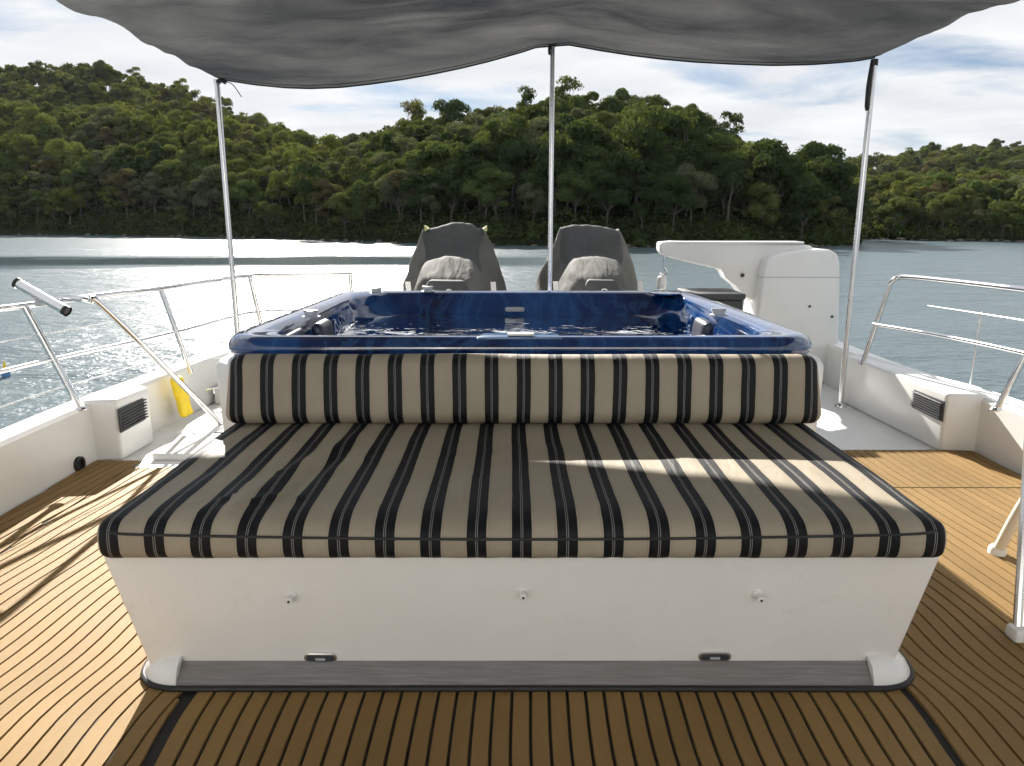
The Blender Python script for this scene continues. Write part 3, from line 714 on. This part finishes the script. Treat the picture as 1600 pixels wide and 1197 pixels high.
pts = [(-1.236, .34, .011), (-1.236, .07, .011), (-1.196, -.028, .011), (-1.12, -.066, .011), (-1.04, -.071, .011), (-.9, -.071, .011), (-.45, -.070, .011), (0, -.069, .011), (.45, -.070, .011), (.9, -.071, .011), (1.06, -.071, .011), (1.16, -.066, .011), (1.236, -.028, .011), (1.276, .07, .011), (1.276, .34, .011)]
MB().tube(catmull(pts, 6), .0095, 8).build('rubber_edging', M_black, db)
for px_, pz_ in ((-.69, .292), (.035, .305), (.77, .296)):
    p = MB().lathe([(.017, 0), (.017, -.004), (.008, -.006), (.008, -.030), (.012, -.032), (.012, -.038), (.006, -.040)], (px_-BX, .0, pz_), 'y', 14).build('snap_peg', M_whitepl, db)
    MB().lathe([(.004, -.0405), (.004, -.042)], (px_-BX, 0, pz_), 'y', 10).build('snap_hole', M_black, p)
def oval(mb, cx_, cz_, hw, hh, y0, y1, n=10):
    poly = [(cx_+(hw-hh)*(1 if k < n else -1)+hh*math.cos(-math.pi/2+math.pi*(k if k < n else k-1)/(n-1)), cz_+hh*math.sin(-math.pi/2+math.pi*(k if k < n else k-1)/(n-1))) for k in range(n)]
    poly += [(cx_-(hw-hh)+hh*math.cos(math.pi/2+math.pi*k/(n-1)), cz_+hh*math.sin(math.pi/2+math.pi*k/(n-1))) for k in range(n)]
    return mb.prism(poly, y0, y1)
for px_, pz_ in ((-.612, .076), (.648, .080)):
    f_ = oval(MB(), px_-BX, pz_, .053, .0165, -.007, .002).build('courtesy_light', M_steel, db, bevel=.003)
    oval(MB(), px_-BX, pz_, .045, .0105, -.0095, -.006).build('dark_lens', M_vent, f_, bevel=.002)
    oval(MB(), px_-BX, pz_-.002, .016, .004, -.0105, -.009).build('lens_strip', M_grey, f_)

# seat cushion
SZ0, SZ1 = .431, .556
def wrinkle(x, y):
    """folds: one long diagonal crease left of middle with short creases fanning from it"""
    z = 0
    for (x0, y0, x1, y1, am, wd) in ((-.62, 3.02, -.90, 2.13, .018, .040), (-.60, 3.02, -.78, 2.10, -.011, .030), (-.55, 2.8, -.72, 2.2, .008, .022), (-.80, 2.55, -.93, 2.3, .007, .015), (-.74, 2.36, -.85, 2.12, .006, .014), (-.42, 2.5, -.50, 2.12, .004, .02), (-.66, 2.75, -.5, 2.62, .004, .02), (-.98, 2.75, -1.12, 2.15, .006, .03), (-.30, 3.0, -.36, 2.5, .005, .03), (-.86, 2.34, -.99, 2.12, .010, .015), (-.80, 2.27, -.90, 2.09, .009, .013), (-.68, 2.30, -.76, 2.09, .008, .014), (.15, 2.4, .12, 2.1, .004, .02), (.62, 2.9, .70, 2.3, .004, .05), (1.02, 2.6, 1.12, 2.15, .005, .03), (-1.18, 2.9, -1.22, 2.3, .005, .03)):
        dx, dy = x1-x0, y1-y0; L2 = dx*dx+dy*dy; t = ((x-x0)*dx+(y-y0)*dy)/L2
        d = ((x-x0)*dy-(y-y0)*dx)/math.sqrt(L2); d += .012*math.sin(t*9)
        z += am*math.exp(-(d/wd)**2)*math.exp(-((t-.5)/.48)**4)
    return z
vs, fs = rounded_box(BX, 2.675, (SZ0+SZ1)/2, 2.575, 1.19, SZ1-SZ0, .036, 150, 80, 10)
res = []
for p in vs:
    topness = max(0, (p.z-.475)/(.556-.475)); fx = (p.x-BX)/1.2875; fy = (p.y-2.675)/.595
    puff = .012*(1-fx**6)*(1-fy**6)
    z = p.z+topness*(puff+wrinkle(p.x, p.y)+.008*ns(p.x*1.9, p.y*2.2, 4)+.002*ns(p.x*13, p.y*3.5, 6)*max(0, -fy)-.028*max(0, -fy-.86)/.14*(1-fx**8)*.55)
    y = p.y
    if fy < -.9:      # front face: soft puckers under the piping
        u_ = (p.z-SZ0)/.12; y -= .010*math.sin(min(1, max(0, u_))*math.pi)+.0055*ns(p.x*21, p.z*5, 7)*(1 if p.z < .51 else .4)
    res.append((p.x, y, z))
sroot = empty('seat_cushion', (BX, 2.675, SZ0)); tag(sroot, 'long black and beige striped seat cushion, creased at left, on the daybed', 'cushion', 'striped daybed cushions')
mb = MB().add([(x-BX, y-2.675, z-SZ0) for x, y, z in res], fs); mb.build('cover', M_stripe, sroot, angle=80)
pp = [(-1.284, 3.2, .535), (-1.286, 2.7, .534), (-1.282, 2.2, .532), (-1.268, 2.12, .530), (-1.22, 2.072, .527)]+[(-1.22+2.44*k/14, 2.066, .527-.017*math.sin(math.pi*k/14)) for k in range(1, 14)]+[(1.22, 2.072, .529), (1.268, 2.12, .532), (1.282, 2.2, .534), (1.286, 2.7, .535), (1.284, 3.2, .535)]
MB().tube([Vector((x, y-2.675, z-SZ0)) for x, y, z in catmull(pp, 4)], .0042, 8).build('piping', M_black, sroot)

# backrest cushion, leaning on the tub
vs, fs = rounded_box(0, 0, 0, 2.625, .14, .305, .055, 150, 10, 24)
broot = empty('backrest_cushion', (BX+.02, 3.17, .562)); tag(broot, 'narrow striped backrest cushion leaning against the blue hot tub', 'cushion', 'striped daybed cushions')
ca, sa = math.cos(R(-9)), math.sin(R(-9)); res = []
for p in vs:
    fx = p.x/1.3125; fz = p.z/.1525; x = p.x*(1-.012*(fz+1)); front = max(0, -p.y/.065)
    y = p.y-front*(.022*(1-fx**8)*(1-fz**4)+.004*ns(p.x*3, p.z*3, 9)+.0045*ns(p.x*16, p.z*2.5, 3)); z = p.z+.1525+.004*ns(p.x*1.4, 0, 2)*(1+fz)
    res.append((x, y*ca-z*sa-.0, y*sa+z*ca))
MB().add(res, fs).build('cover', M_stripe, broot, angle=80)

# ------------------------------------------------------------------ hot tub
TX0, TX1, TY0, TY1 = -1.345, 1.42, 3.30, 5.60
tub = empty('hot_tub', ((TX0+TX1)/2, (TY0+TY1)/2, 0)); tag(tub, 'hot tub with marbled blue acrylic shell and clear water in a white surround', 'hot tub')
tcx, tcy = (TX0+TX1)/2, (TY0+TY1)/2
def rrect(inset, z, rad, n=12, sub=8, taper=.055, wob=0):
    hx, hy = (TX1-TX0)/2-inset, (TY1-TY0)/2-inset; r = max(.04, rad-inset*.3); pts = []
    cs = [(hx-r, -hy+r, -90), (hx-r, hy-r, 0), (-hx+r, hy-r, 90), (-hx+r, -hy+r, 180)]
    for i, (cx_, cy_, a0) in enumerate(cs):
        for k in range(n+1):
            a = R(a0+90*k/n); pts.append((cx_+r*math.cos(a), cy_+r*math.sin(a)))
        nx_, ny_, na_ = cs[(i+1) % 4]; a = R(na_); q = (nx_+r*math.cos(a), ny_+r*math.sin(a)); p = pts[-1]
        for k in range(1, sub): pts.append((p[0]+(q[0]-p[0])*k/sub, p[1]+(q[1]-p[1])*k/sub))
    return [(x*(1-taper*(y/hy+1)/2), y, z) for x, y in pts]
rings = [rrect(.03, .80, .2), rrect(.012, .825, .2), rrect(0, .85, .2), rrect(.0, .875, .2), rrect(.012, .902, .2), rrect(.035, .918, .2), rrect(.075, .92, .2), rrect(.125, .916, .2), rrect(.148, .905, .3), rrect(.162, .88, .38),
         rrect(.178, .80, .42), rrect(.20, .752, .46), rrect(.225, .735, .48), rrect(.24, .72, .48), rrect(.262, .60, .5), rrect(.28, .56, .5), rrect(.35, .54, .5), rrect(.60, .50, .3), rrect(.64, .48, .3), rrect(.68, .20, .3), rrect(.72, .16, .3)]
nn = len(rings[0]); vs = [p for g_ in rings for p in g_]; fs = [(i*nn+k, i*nn+(k+1) % nn, (i+1)*nn+(k+1) % nn, (i+1)*nn+k) for i in range(len(rings)-1) for k in range(nn)]
fs.append(tuple((len(rings)-1)*nn+k for k in range(nn)))
shell = MB().add(vs, fs).build('shell', M_acrylic, tub, angle=60)
def surround(z, o): return [(x*(1+o), y*(1+o), z) for x, y, _ in rrect(0, 0, .22)]
rings = [surround(-.01, .028), surround(.70, .040), surround(.775, .040), surround(.80, .030), surround(.812, .0), surround(.81, -.04)]
vs = [p for g_ in rings for p in g_]; fs = [(i*nn+k, i*nn+(k+1) % nn, (i+1)*nn+(k+1) % nn, (i+1)*nn+k) for i in range(len(rings)-1) for k in range(nn)]
MB().add(vs, fs).build('surround', M_white, tub, angle=40)
def T(x, y, z): return (x-tcx, y-tcy, z)
t = NT('tub_water'); v = t.coord('Object'); t.base((.80, .93, 1.0)); t.pset(Roughness=.02, IOR=1.33, Transmission_Weight=1.0)
t.bump(t.noise(5.5, 3, .5, v, .4), .35, .03)
wp = rrect(.172, .755, .44); nw = len(wp)
MB().add(wp+[(x, y, .742) for x, y, z in wp], [tuple(range(nw))]).build('water', t.m, tub)
# control panel set in the front rim
x0, x1 = -.16, .23
pn = MB().add([T(x0, 3.325, .921), T(x1, 3.325, .921), T(x1-.03, 3.43, .925), T(x0+.03, 3.43, .925), T(x0, 3.325, .905), T(x1, 3.325, .905), T(x1-.03, 3.43, .905), T(x0+.03, 3.43, .905)],
    [(0, 1, 2, 3), (0, 4, 5, 1), (1, 5, 6, 2), (2, 6, 7, 3), (3, 7, 4, 0)]).build('control_panel', simple('panel_blue', (.035, .10, .22), .15), tub, bevel=.003)
v_, f_ = rounded_box(*T(.04, 3.365, .929), 0.12, .04, .012, .005, 10, 4, 4); MB().add(v_, f_).build('keypad', M_whitepl, pn)
# valves on the rim, filter mouth, headrests, jets
for x, y in ((-1.10, 4.05), (-.98, 5.38), (-.62, 5.49), (1.15, 4.12)):
    v0 = MB().lathe([(.050, 0), (.050, .006), (.036, .010), (.034, .028), (.026, .034)], T(x, y, .917), n=18).build('valve', M_grey, tub)
    MB().box(*[q for ab_ in zip(T(x-.040, y-.010, .943), T(x+.040, y+.010, .957)) for q in ab_]).build('valve_handle', M_grey, v0, bevel=.004)
ft = MB().lathe([(.115, 0), (.115, .010), (.092, .014), (.088, .004)], T(1.10, 5.34, .9165), n=28).build('filter_mouth', M_acrylic, tub)
MB().lathe([(.09, .0), (.09, .009)], T(1.10, 5.34, .9165), n=28).build('filter_opening', M_black, ft)
for k in range(5):
    a = k*1.256; MB().lathe([(.012, .008), (.012, .0125)], T(1.10+.05*math.cos(a), 5.34+.05*math.sin(a), .9165), n=8).build('filter_tab', M_grey, ft)
for x, y, rz in ((-1.055, 4.12, 1), (1.085, 4.2, -1)):
    v_, f_ = rounded_box(0, 0, 0, .07, .26, .17, .03, 5, 8, 6)
    MB().add([(p.x+x-tcx+rz*.0-rz*p.z*.12, p.y+y-tcy, p.z+.80) for p in v_], f_).build('headrest', M_pad, tub)
for x, y, z, ax in ((-.18, 5.318, .645, 'y'), (.20, 5.318, .645, 'y'), (.62, 5.318, .645, 'y')):
    j = MB().lathe([(.040, 0.03), (.040, -.006), (.030, -.010), (.026, .0)], T(x, y, z), 'y', 18).build('jet', M_grey, tub)
    MB().lathe([(.012, .0), (.012, -.012), (.006, -.014)], T(x, y, z), 'y', 10).build('nozzle', M_pad, j)
v_, f_ = rounded_box(*T(.02, 5.372, .80), .14, .03, .035, .012, 8, 3, 4); MB().add(v_, f_).build('badge', M_grey, tub)
# moulded serpentine ridges on the side walls
for sg, X in ((-1, TX0+.245), (1, TX1-.265)):
    for k in range(2):
        pts = [T(X-sg*.0+sg*(.035-.02*0)*((z_-.68)/.2), y, z_) for y, z_ in [(4.42+.55*q/16+.0*k, .70+.055*math.sin(q*1.15)+.06*k) for q in range(17)]]
        MB().tube(catmull(pts, 3), .012, 8).build('ridge', M_acrylic, tub)

# ------------------------------------------------------------------ covered jet skis
def jetski(loc, seed, label, tip_mat, panel_w, skew):
    root = empty('covered_jet_ski', loc); tag(root, label, 'jet ski', 'covered jet skis beyond the tub')
    # y, top z, half width at top, half width low, base z
    st = [(0.0, .93, .10, .42, .40), (.10, .985, .17, .46, .36), (.30, 1.05, .19, .49, .34), (.50, 1.115, .18, .50, .33), (.66, 1.12, .16, .55, .32), (.80, 1.09, .17, .57, .32), (.90, 1.12, .21, .59, .32),
          (.98, 1.25, .25, .61, .32), (1.05, 1.37, .27, .62, .32), (1.12, 1.395, .275, .62, .32), (1.22, 1.37, .25, .62, .32), (1.45, 1.25, .21, .58, .32), (1.8, 1.05, .2, .50, .34), (2.3, .88, .16, .40, .38), (2.7, .70, .06, .18, .45)]
    Y = [s[0] for s in st]; m = 33
    def fn(q, j):
        y = 2.7*j**1.0; zt, ht, hb, zb = (interp(y, Y, [s[k] for s in st]) for k in range(1, 5))
        t = (q-.5)*2; a = abs(t); sg = 1 if t > 0 else -1
        # profile: flat top, shoulders dropping, flare to the base
        if a < .3: x = ht*a/.3; z = zt-.018*(a/.3)**2-.035*min(1, max(0, (zt-1.13)/.16))*(a/.3)**3
        else:
            k = (a-.3)/.7; hi = min(1, max(0, (zt-1.13)/.16)); zr = zt-.018-zb
            xa = ht+(hb-ht)*(.45*k+.55*math.sin(k*math.pi/2)); za = k**1.05
            if k < .42: xb = ht+(hb-ht)*.42*(k/.42)**.8; zb_ = .40*(k/.42)**1.3
            else: xb = ht+(hb-ht)*(.42+.58*((k-.42)/.58)**.75); zb_ = .40+.60*((k-.42)/.58)**1.5
            x = xa*hi+xb*(1-hi); z = zt-.018-zr*(za*hi+zb_*(1-hi))
        wv = .10*ns(q*7+seed, y*2.0, seed)*min(1, a*3)+.10*(abs(ns(q*13+y*5, y*1.5+seed, 5))-.2)*min(1, .1+a*1.6)+.06*math.sin(q*58+y*9+seed+2*ns(q*5, y*2, 8))*max(0, a-.25)*(.5+.5*ns(y*3, q*4, seed))
        top = (.030*ns(q*8+seed, 3.3, seed)*math.exp(-((y-1.1)/.16)**2))+.016*ns(q*5+seed*3, y*1.6, 2)+.020*abs(ns(q*17+y*3, y*2.0, seed))
        return (sg*x*(1+wv*1.2)+skew*(z-.4)*.12, y, z+top*(1 if a < .35 else .4))
    MB().grid(fn, m*2-1, 70).build('cover', M_cover, root, angle=70)
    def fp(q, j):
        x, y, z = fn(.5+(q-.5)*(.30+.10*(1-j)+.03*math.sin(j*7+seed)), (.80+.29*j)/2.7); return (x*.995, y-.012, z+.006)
    MB().grid(fp, 31, 14).build('shade_panel', M_coverdark, root, angle=70)  # shade on the handlebar face, put in as darker cloth
    # darker patch on the stern end
    hw = panel_w
    poly = [(-hw, .42), (hw, .42), (hw*.92, .80), (hw*.55, .965), (-hw*.5, .97), (-hw*.9, .82)]
    mb = MB(); mb.add([(x+skew*(z-.4)*.12, -.035+.06*(z-.42), z) for x, z in poly]+[(x+skew*(z-.4)*.12, .06+.05*(z-.42), z) for x, z in poly], [(0, 1, 2, 3, 4, 5)]+[(k, (k+1) % 6, 6+(k+1) % 6, 6+k) for k in range(6)])
    pn = mb.build('stern_panel', M_coverdark, root, bevel=.02)
    if tip_mat:
        for sg in (-1, 1):
            MB().add([(sg*.288, 1.00, 1.39), (sg*.25, .99, 1.355), (sg*.285, .99, 1.335), (sg*.288, 1.09, 1.39), (sg*.25, 1.09, 1.365), (sg*.288, 1.09, 1.34)], [(0, 1, 2), (3, 5, 4), (0, 3, 4, 1), (1, 4, 5, 2), (2, 5, 3, 0)]).build('corner_flash', tip_mat, root)
    for sg in (-1, 1):
        x = sg*.36
        MB().add([(x-.022, .30, .93), (x+.022, .30, .93), (x+.030, .31, .82), (x-.014, .31, .82), (x-.022, .306, .93), (x+.022, .306, .93), (x+.030, .316, .82), (x-.014, .316, .82)], [(0, 1, 2, 3), (7, 6, 5, 4), (0, 4, 5, 1), (1, 5, 6, 2), (2, 6, 7, 3), (3, 7, 4, 0)]).build('white_tag', M_whitepl, root)
    # grab ring and cradle
    MB().tube([(.015+.024*math.cos(k*.5236), -.045, .875+.024*math.sin(k*.5236)) for k in range(13)], .006, 6).build('grab_ring', M_whitepl, pn)
    MB().box(-.35, .35, .2, .3, .0, .40).box(-.35, .35, 1.6, 1.7, .0, .42).build('cradle', M_whitepl, root, bevel=.01)
    MB().grid(lambda q, j: ((q-.5)*.8*(1-.5*max(0, j-.6)), .05+2.5*j, .28+.12*abs(q-.5)*2), 9, 9).build('hull', M_coverdark, root)
    return root
jetski((-.52, 6.0, -.01), 1.3, 'jet ski under a grey cover with yellow corner flashes, nearer the left', simple('flash_yellow', (.55, .56, .22), .6), .26, -.25)
jetski((.73, 6.05, -.01), 4.7, 'jet ski under a crumpled grey cover between middle pole and crane', None, .21, -.1)

# ------------------------------------------------------------------ crane, locker, small things
cr_ = empty('davit_crane', (2.2, 5.95, 0)); tag(cr_, 'white boxy davit crane with a short arm and hook', 'crane')
colp = [(1.86, .17), (1.90, .72), (1.925, 1.06), (1.945, 1.125), (1.99, 1.16), (2.10, 1.19), (2.25, 1.21), (2.42, 1.212), (2.48, 1.185), (2.505, 1.12), (2.52, 1.0), (2.56, .45), (2.57, .17)]
MB().prism([(x-2.2, z) for x, z in colp], -.22, .16).build('column', M_white, cr_, bevel=.025, seg=3)
armp = [(1.15, 1.262), (1.15, 1.20), (1.175, 1.165), (1.29, 1.13), (1.64, 1.05), (1.675, .985), (1.75, .93), (1.84, .83), (1.93, .80), (2.3, .80), (2.36, 1.18), (2.33, 1.235), (2.26, 1.245), (1.25, 1.272)]
MB().prism([(x-2.2, z) for x, z in armp], -.10, .08).build('arm', M_white, cr_, bevel=.018, seg=3)
MB().box(-.93, .06, -.115, .095, 1.062+.19, 1.064+.204).build('arm_cap', M_white, cr_, bevel=.005)
MB().lathe([(.016, -.105), (.016, -.098), (.012, -.096)][::-1], (1.80-2.2, -.008, 1.01), 'y', 12).build('pivot_bolt', M_vent, cr_)
for k, (x, z) in enumerate(((2.30, .78), (2.48, .70))): MB().lathe([(.010, -.228), (.010, -.215)], (x-2.2, 0, z), 'y', 10).build('bolt', M_vent, cr_)
hk = MB(); hk.tube([(1.205-2.2, -.02, 1.19), (1.20-2.2, -.02, 1.06)], .007, 8).tube(catmull([(1.20-2.2, -.02, 1.06), (1.225-2.2, -.02, 1.03), (1.20-2.2, -.02, 1.0), (1.175-2.2, -.02, 1.02)], 4), .008, 8)
hb = hk.build('hook', M_steel, cr_)
MB().lathe([(.006, .06), (.034, .045), (.040, 0), (.034, -.045), (.006, -.06)], (1.19-2.2, -.02, .945), n=16).build('hook_weight', M_whitepl, hb)
MB().prism([(x-2.2, z) for x, z in [(1.917, 1.0), (1.9175, 1.006), (2.5205, 1.006), (2.521, 1.0)]], -.2225, .1625).build('cap_seam', M_grey, cr_)
cr_.location = (2.514, 6.8, -.207); cr_.scale = (1.143, 1.143, 1.143)  # crane scaled about the camera: pushed back along the line of sight and enlarged
lk = empty('deck_locker', (1.62, 6.1, -.012)); tag(lk, 'charcoal deck locker between the tub and the white crane', 'locker')
MB().box(-.2, .22, -.2, .25, 0, .82).build('box', M_darkbox, lk, bevel=.012)
MB().box(-.215, .235, -.215, .265, .822, .875).build('lid', M_darkbox, lk, bevel=.015)
# yellow bag hanging in the recess, cleat on the left bulwark
yb = empty('yellow_bag', (-2.36, 5.16, .05)); tag(yb, 'yellow fabric bag hanging against the left bulwark', 'bag')
v_, f_ = rounded_box(0, 0, 0, .05, .15, .30, .022, 4, 12, 24)
MB().add([(p.x-.01+.012*ns(p.y*14, p.z*9, 3)+.10*(.15-p.z)*.5, p.y*(1-.5*(p.z+.15))-.22*(p.z)+.012*ns(p.z*12, p.x*9, 1), p.z+.15+.01*ns(p.y*20, 2, 2)) for p in v_], f_).build('body', M_yellow, yb, angle=60)
MB().tube(catmull([(-.02, -.075, .27), (-.04, -.04, .345), (-.03, .0, .27)], 5), .008, 6).build('strap', M_yellow, yb)
cl = empty('cleat', (-2.22, 5.55, .13)); tag(cl, 'small steel grab bar on the white locker left of the tub', 'cleat')
MB().tube([(-.12, 0, .03), (.13, .05, .05)], .010, 10).build('bar', M_steel, cl)
for x in (-.07, .08): MB().tube([(x, .02+x*.2, .0), (x, .02+x*.2, .04)], .009, 8).build('foot', M_steel, cl)
lck = empty('side_locker', (-2.1, 5.6, 0)); tag(lck, 'low white moulded locker beside the tub on the left', 'locker')
MB().box(-.28, .60, -.04+.2, .5, -.012, .13).build('box', M_white, lck, bevel=.02)
# marker float on the water
fl = empty('marker_float', (-17.9, 25.7, WZ)); fl.scale = (.5, .5, .55); tag(fl, 'small yellow and blue marker float on the water at far left', 'float')
MB().lathe([(.02, .95), (.10, .62), (.22, .28), (.24, .22)][::-1], (0, 0, .1), n=16).build('yellow_cone', M_yellow, fl)
MB().lathe([(.26, .32), (.30, .12), (.22, -.12)][::-1], (0, 0, 0), n=16).build('blue_body', simple('float_blue', (.10, .22, .42), .4), fl)

# ------------------------------------------------------------------ folding steps at the right edge
ld = empty('folding_steps', (2.03, 2.8, 0)); tag(ld, 'white folding boarding steps standing at the right edge', 'steps')
def LP(x, y, z): return Vector((x-2.03, y-2.8, z))
for dx, y_ in ((0, 0), (.42, 0)):
    MB().tube(catmull([LP(2.14+dx, 3.03, .02), LP(2.15+dx, 2.96, .22), LP(2.16+dx, 2.86, .45), LP(2.17+dx, 2.80, .62), LP(2.22+dx, 2.76, .70)], 5), .024, 12).build('rear_leg', M_cream, ld)
    MB().lathe([(.036, 0), (.036, .025), (.028, .04)], LP(2.14+dx, 3.035, .0), n=14).build('foot', M_whitepl, ld)
    x = 1.80+dx
    st_ = MB()
    q0, q1 = LP(x, 2.36, .03), LP(x+.17, 2.70, .74); d_ = q1-q0
    for o_ in (-.022, 0, .022): st_.tube([q0+Vector((o_, 0, 0)), q1+Vector((o_, 0, 0))], .015, 10)
    st_.build('front_leg', M_pole if dx == 0 else M_cream, ld)
    v_, f_ = rounded_box(*LP(x, 2.355, .025), .10, .065, .05, .012, 6, 5, 4); MB().add(v_, f_).build('foot', M_whitepl, ld)
for z_, y_ in ((.28, 2.50), (.52, 2.60)):
    v_, f_ = rounded_box(*LP(2.12+z_*.22, y_, z_), .36, .12, .03, .01, 10, 5, 4); MB().add(v_, f_).build('step', M_whitepl, ld)
v_, f_ = rounded_box(*LP(2.36, 2.76, .73), .50, .24, .04, .015, 10, 6, 4); MB().add(v_, f_).build('top_step', M_cream, ld)
MB().tube([LP(2.15, 2.90, .36), LP(2.0, 2.66, .33)], .012, 8).build('strut', M_cream, ld)
MB().tube([LP(2.165, 2.82, .56), LP(2.04, 2.66, .50)], .006, 8).build('strut', M_steel, ld)

# ------------------------------------------------------------------ thin sea air
hz = NT('haze_air'); hz.N.remove(hz.p); pv = hz.n('ShaderNodeVolumePrincipled'); pv.inputs['Color'].default_value = (.86, .92, 1, 1)
pv.inputs['Density'].default_value = .00003; pv.inputs['Anisotropy'].default_value = 0; hz.L.new(pv.outputs[0], hz.out.inputs['Volume'])
hb_ = MB().box(-5050, 5050, -5050, 5050, WZ-6, 150).build('haze', hz.m, smooth=False); tag(hb_, kind='stuff', label='thin pale haze over the water and hills', cat='haze')
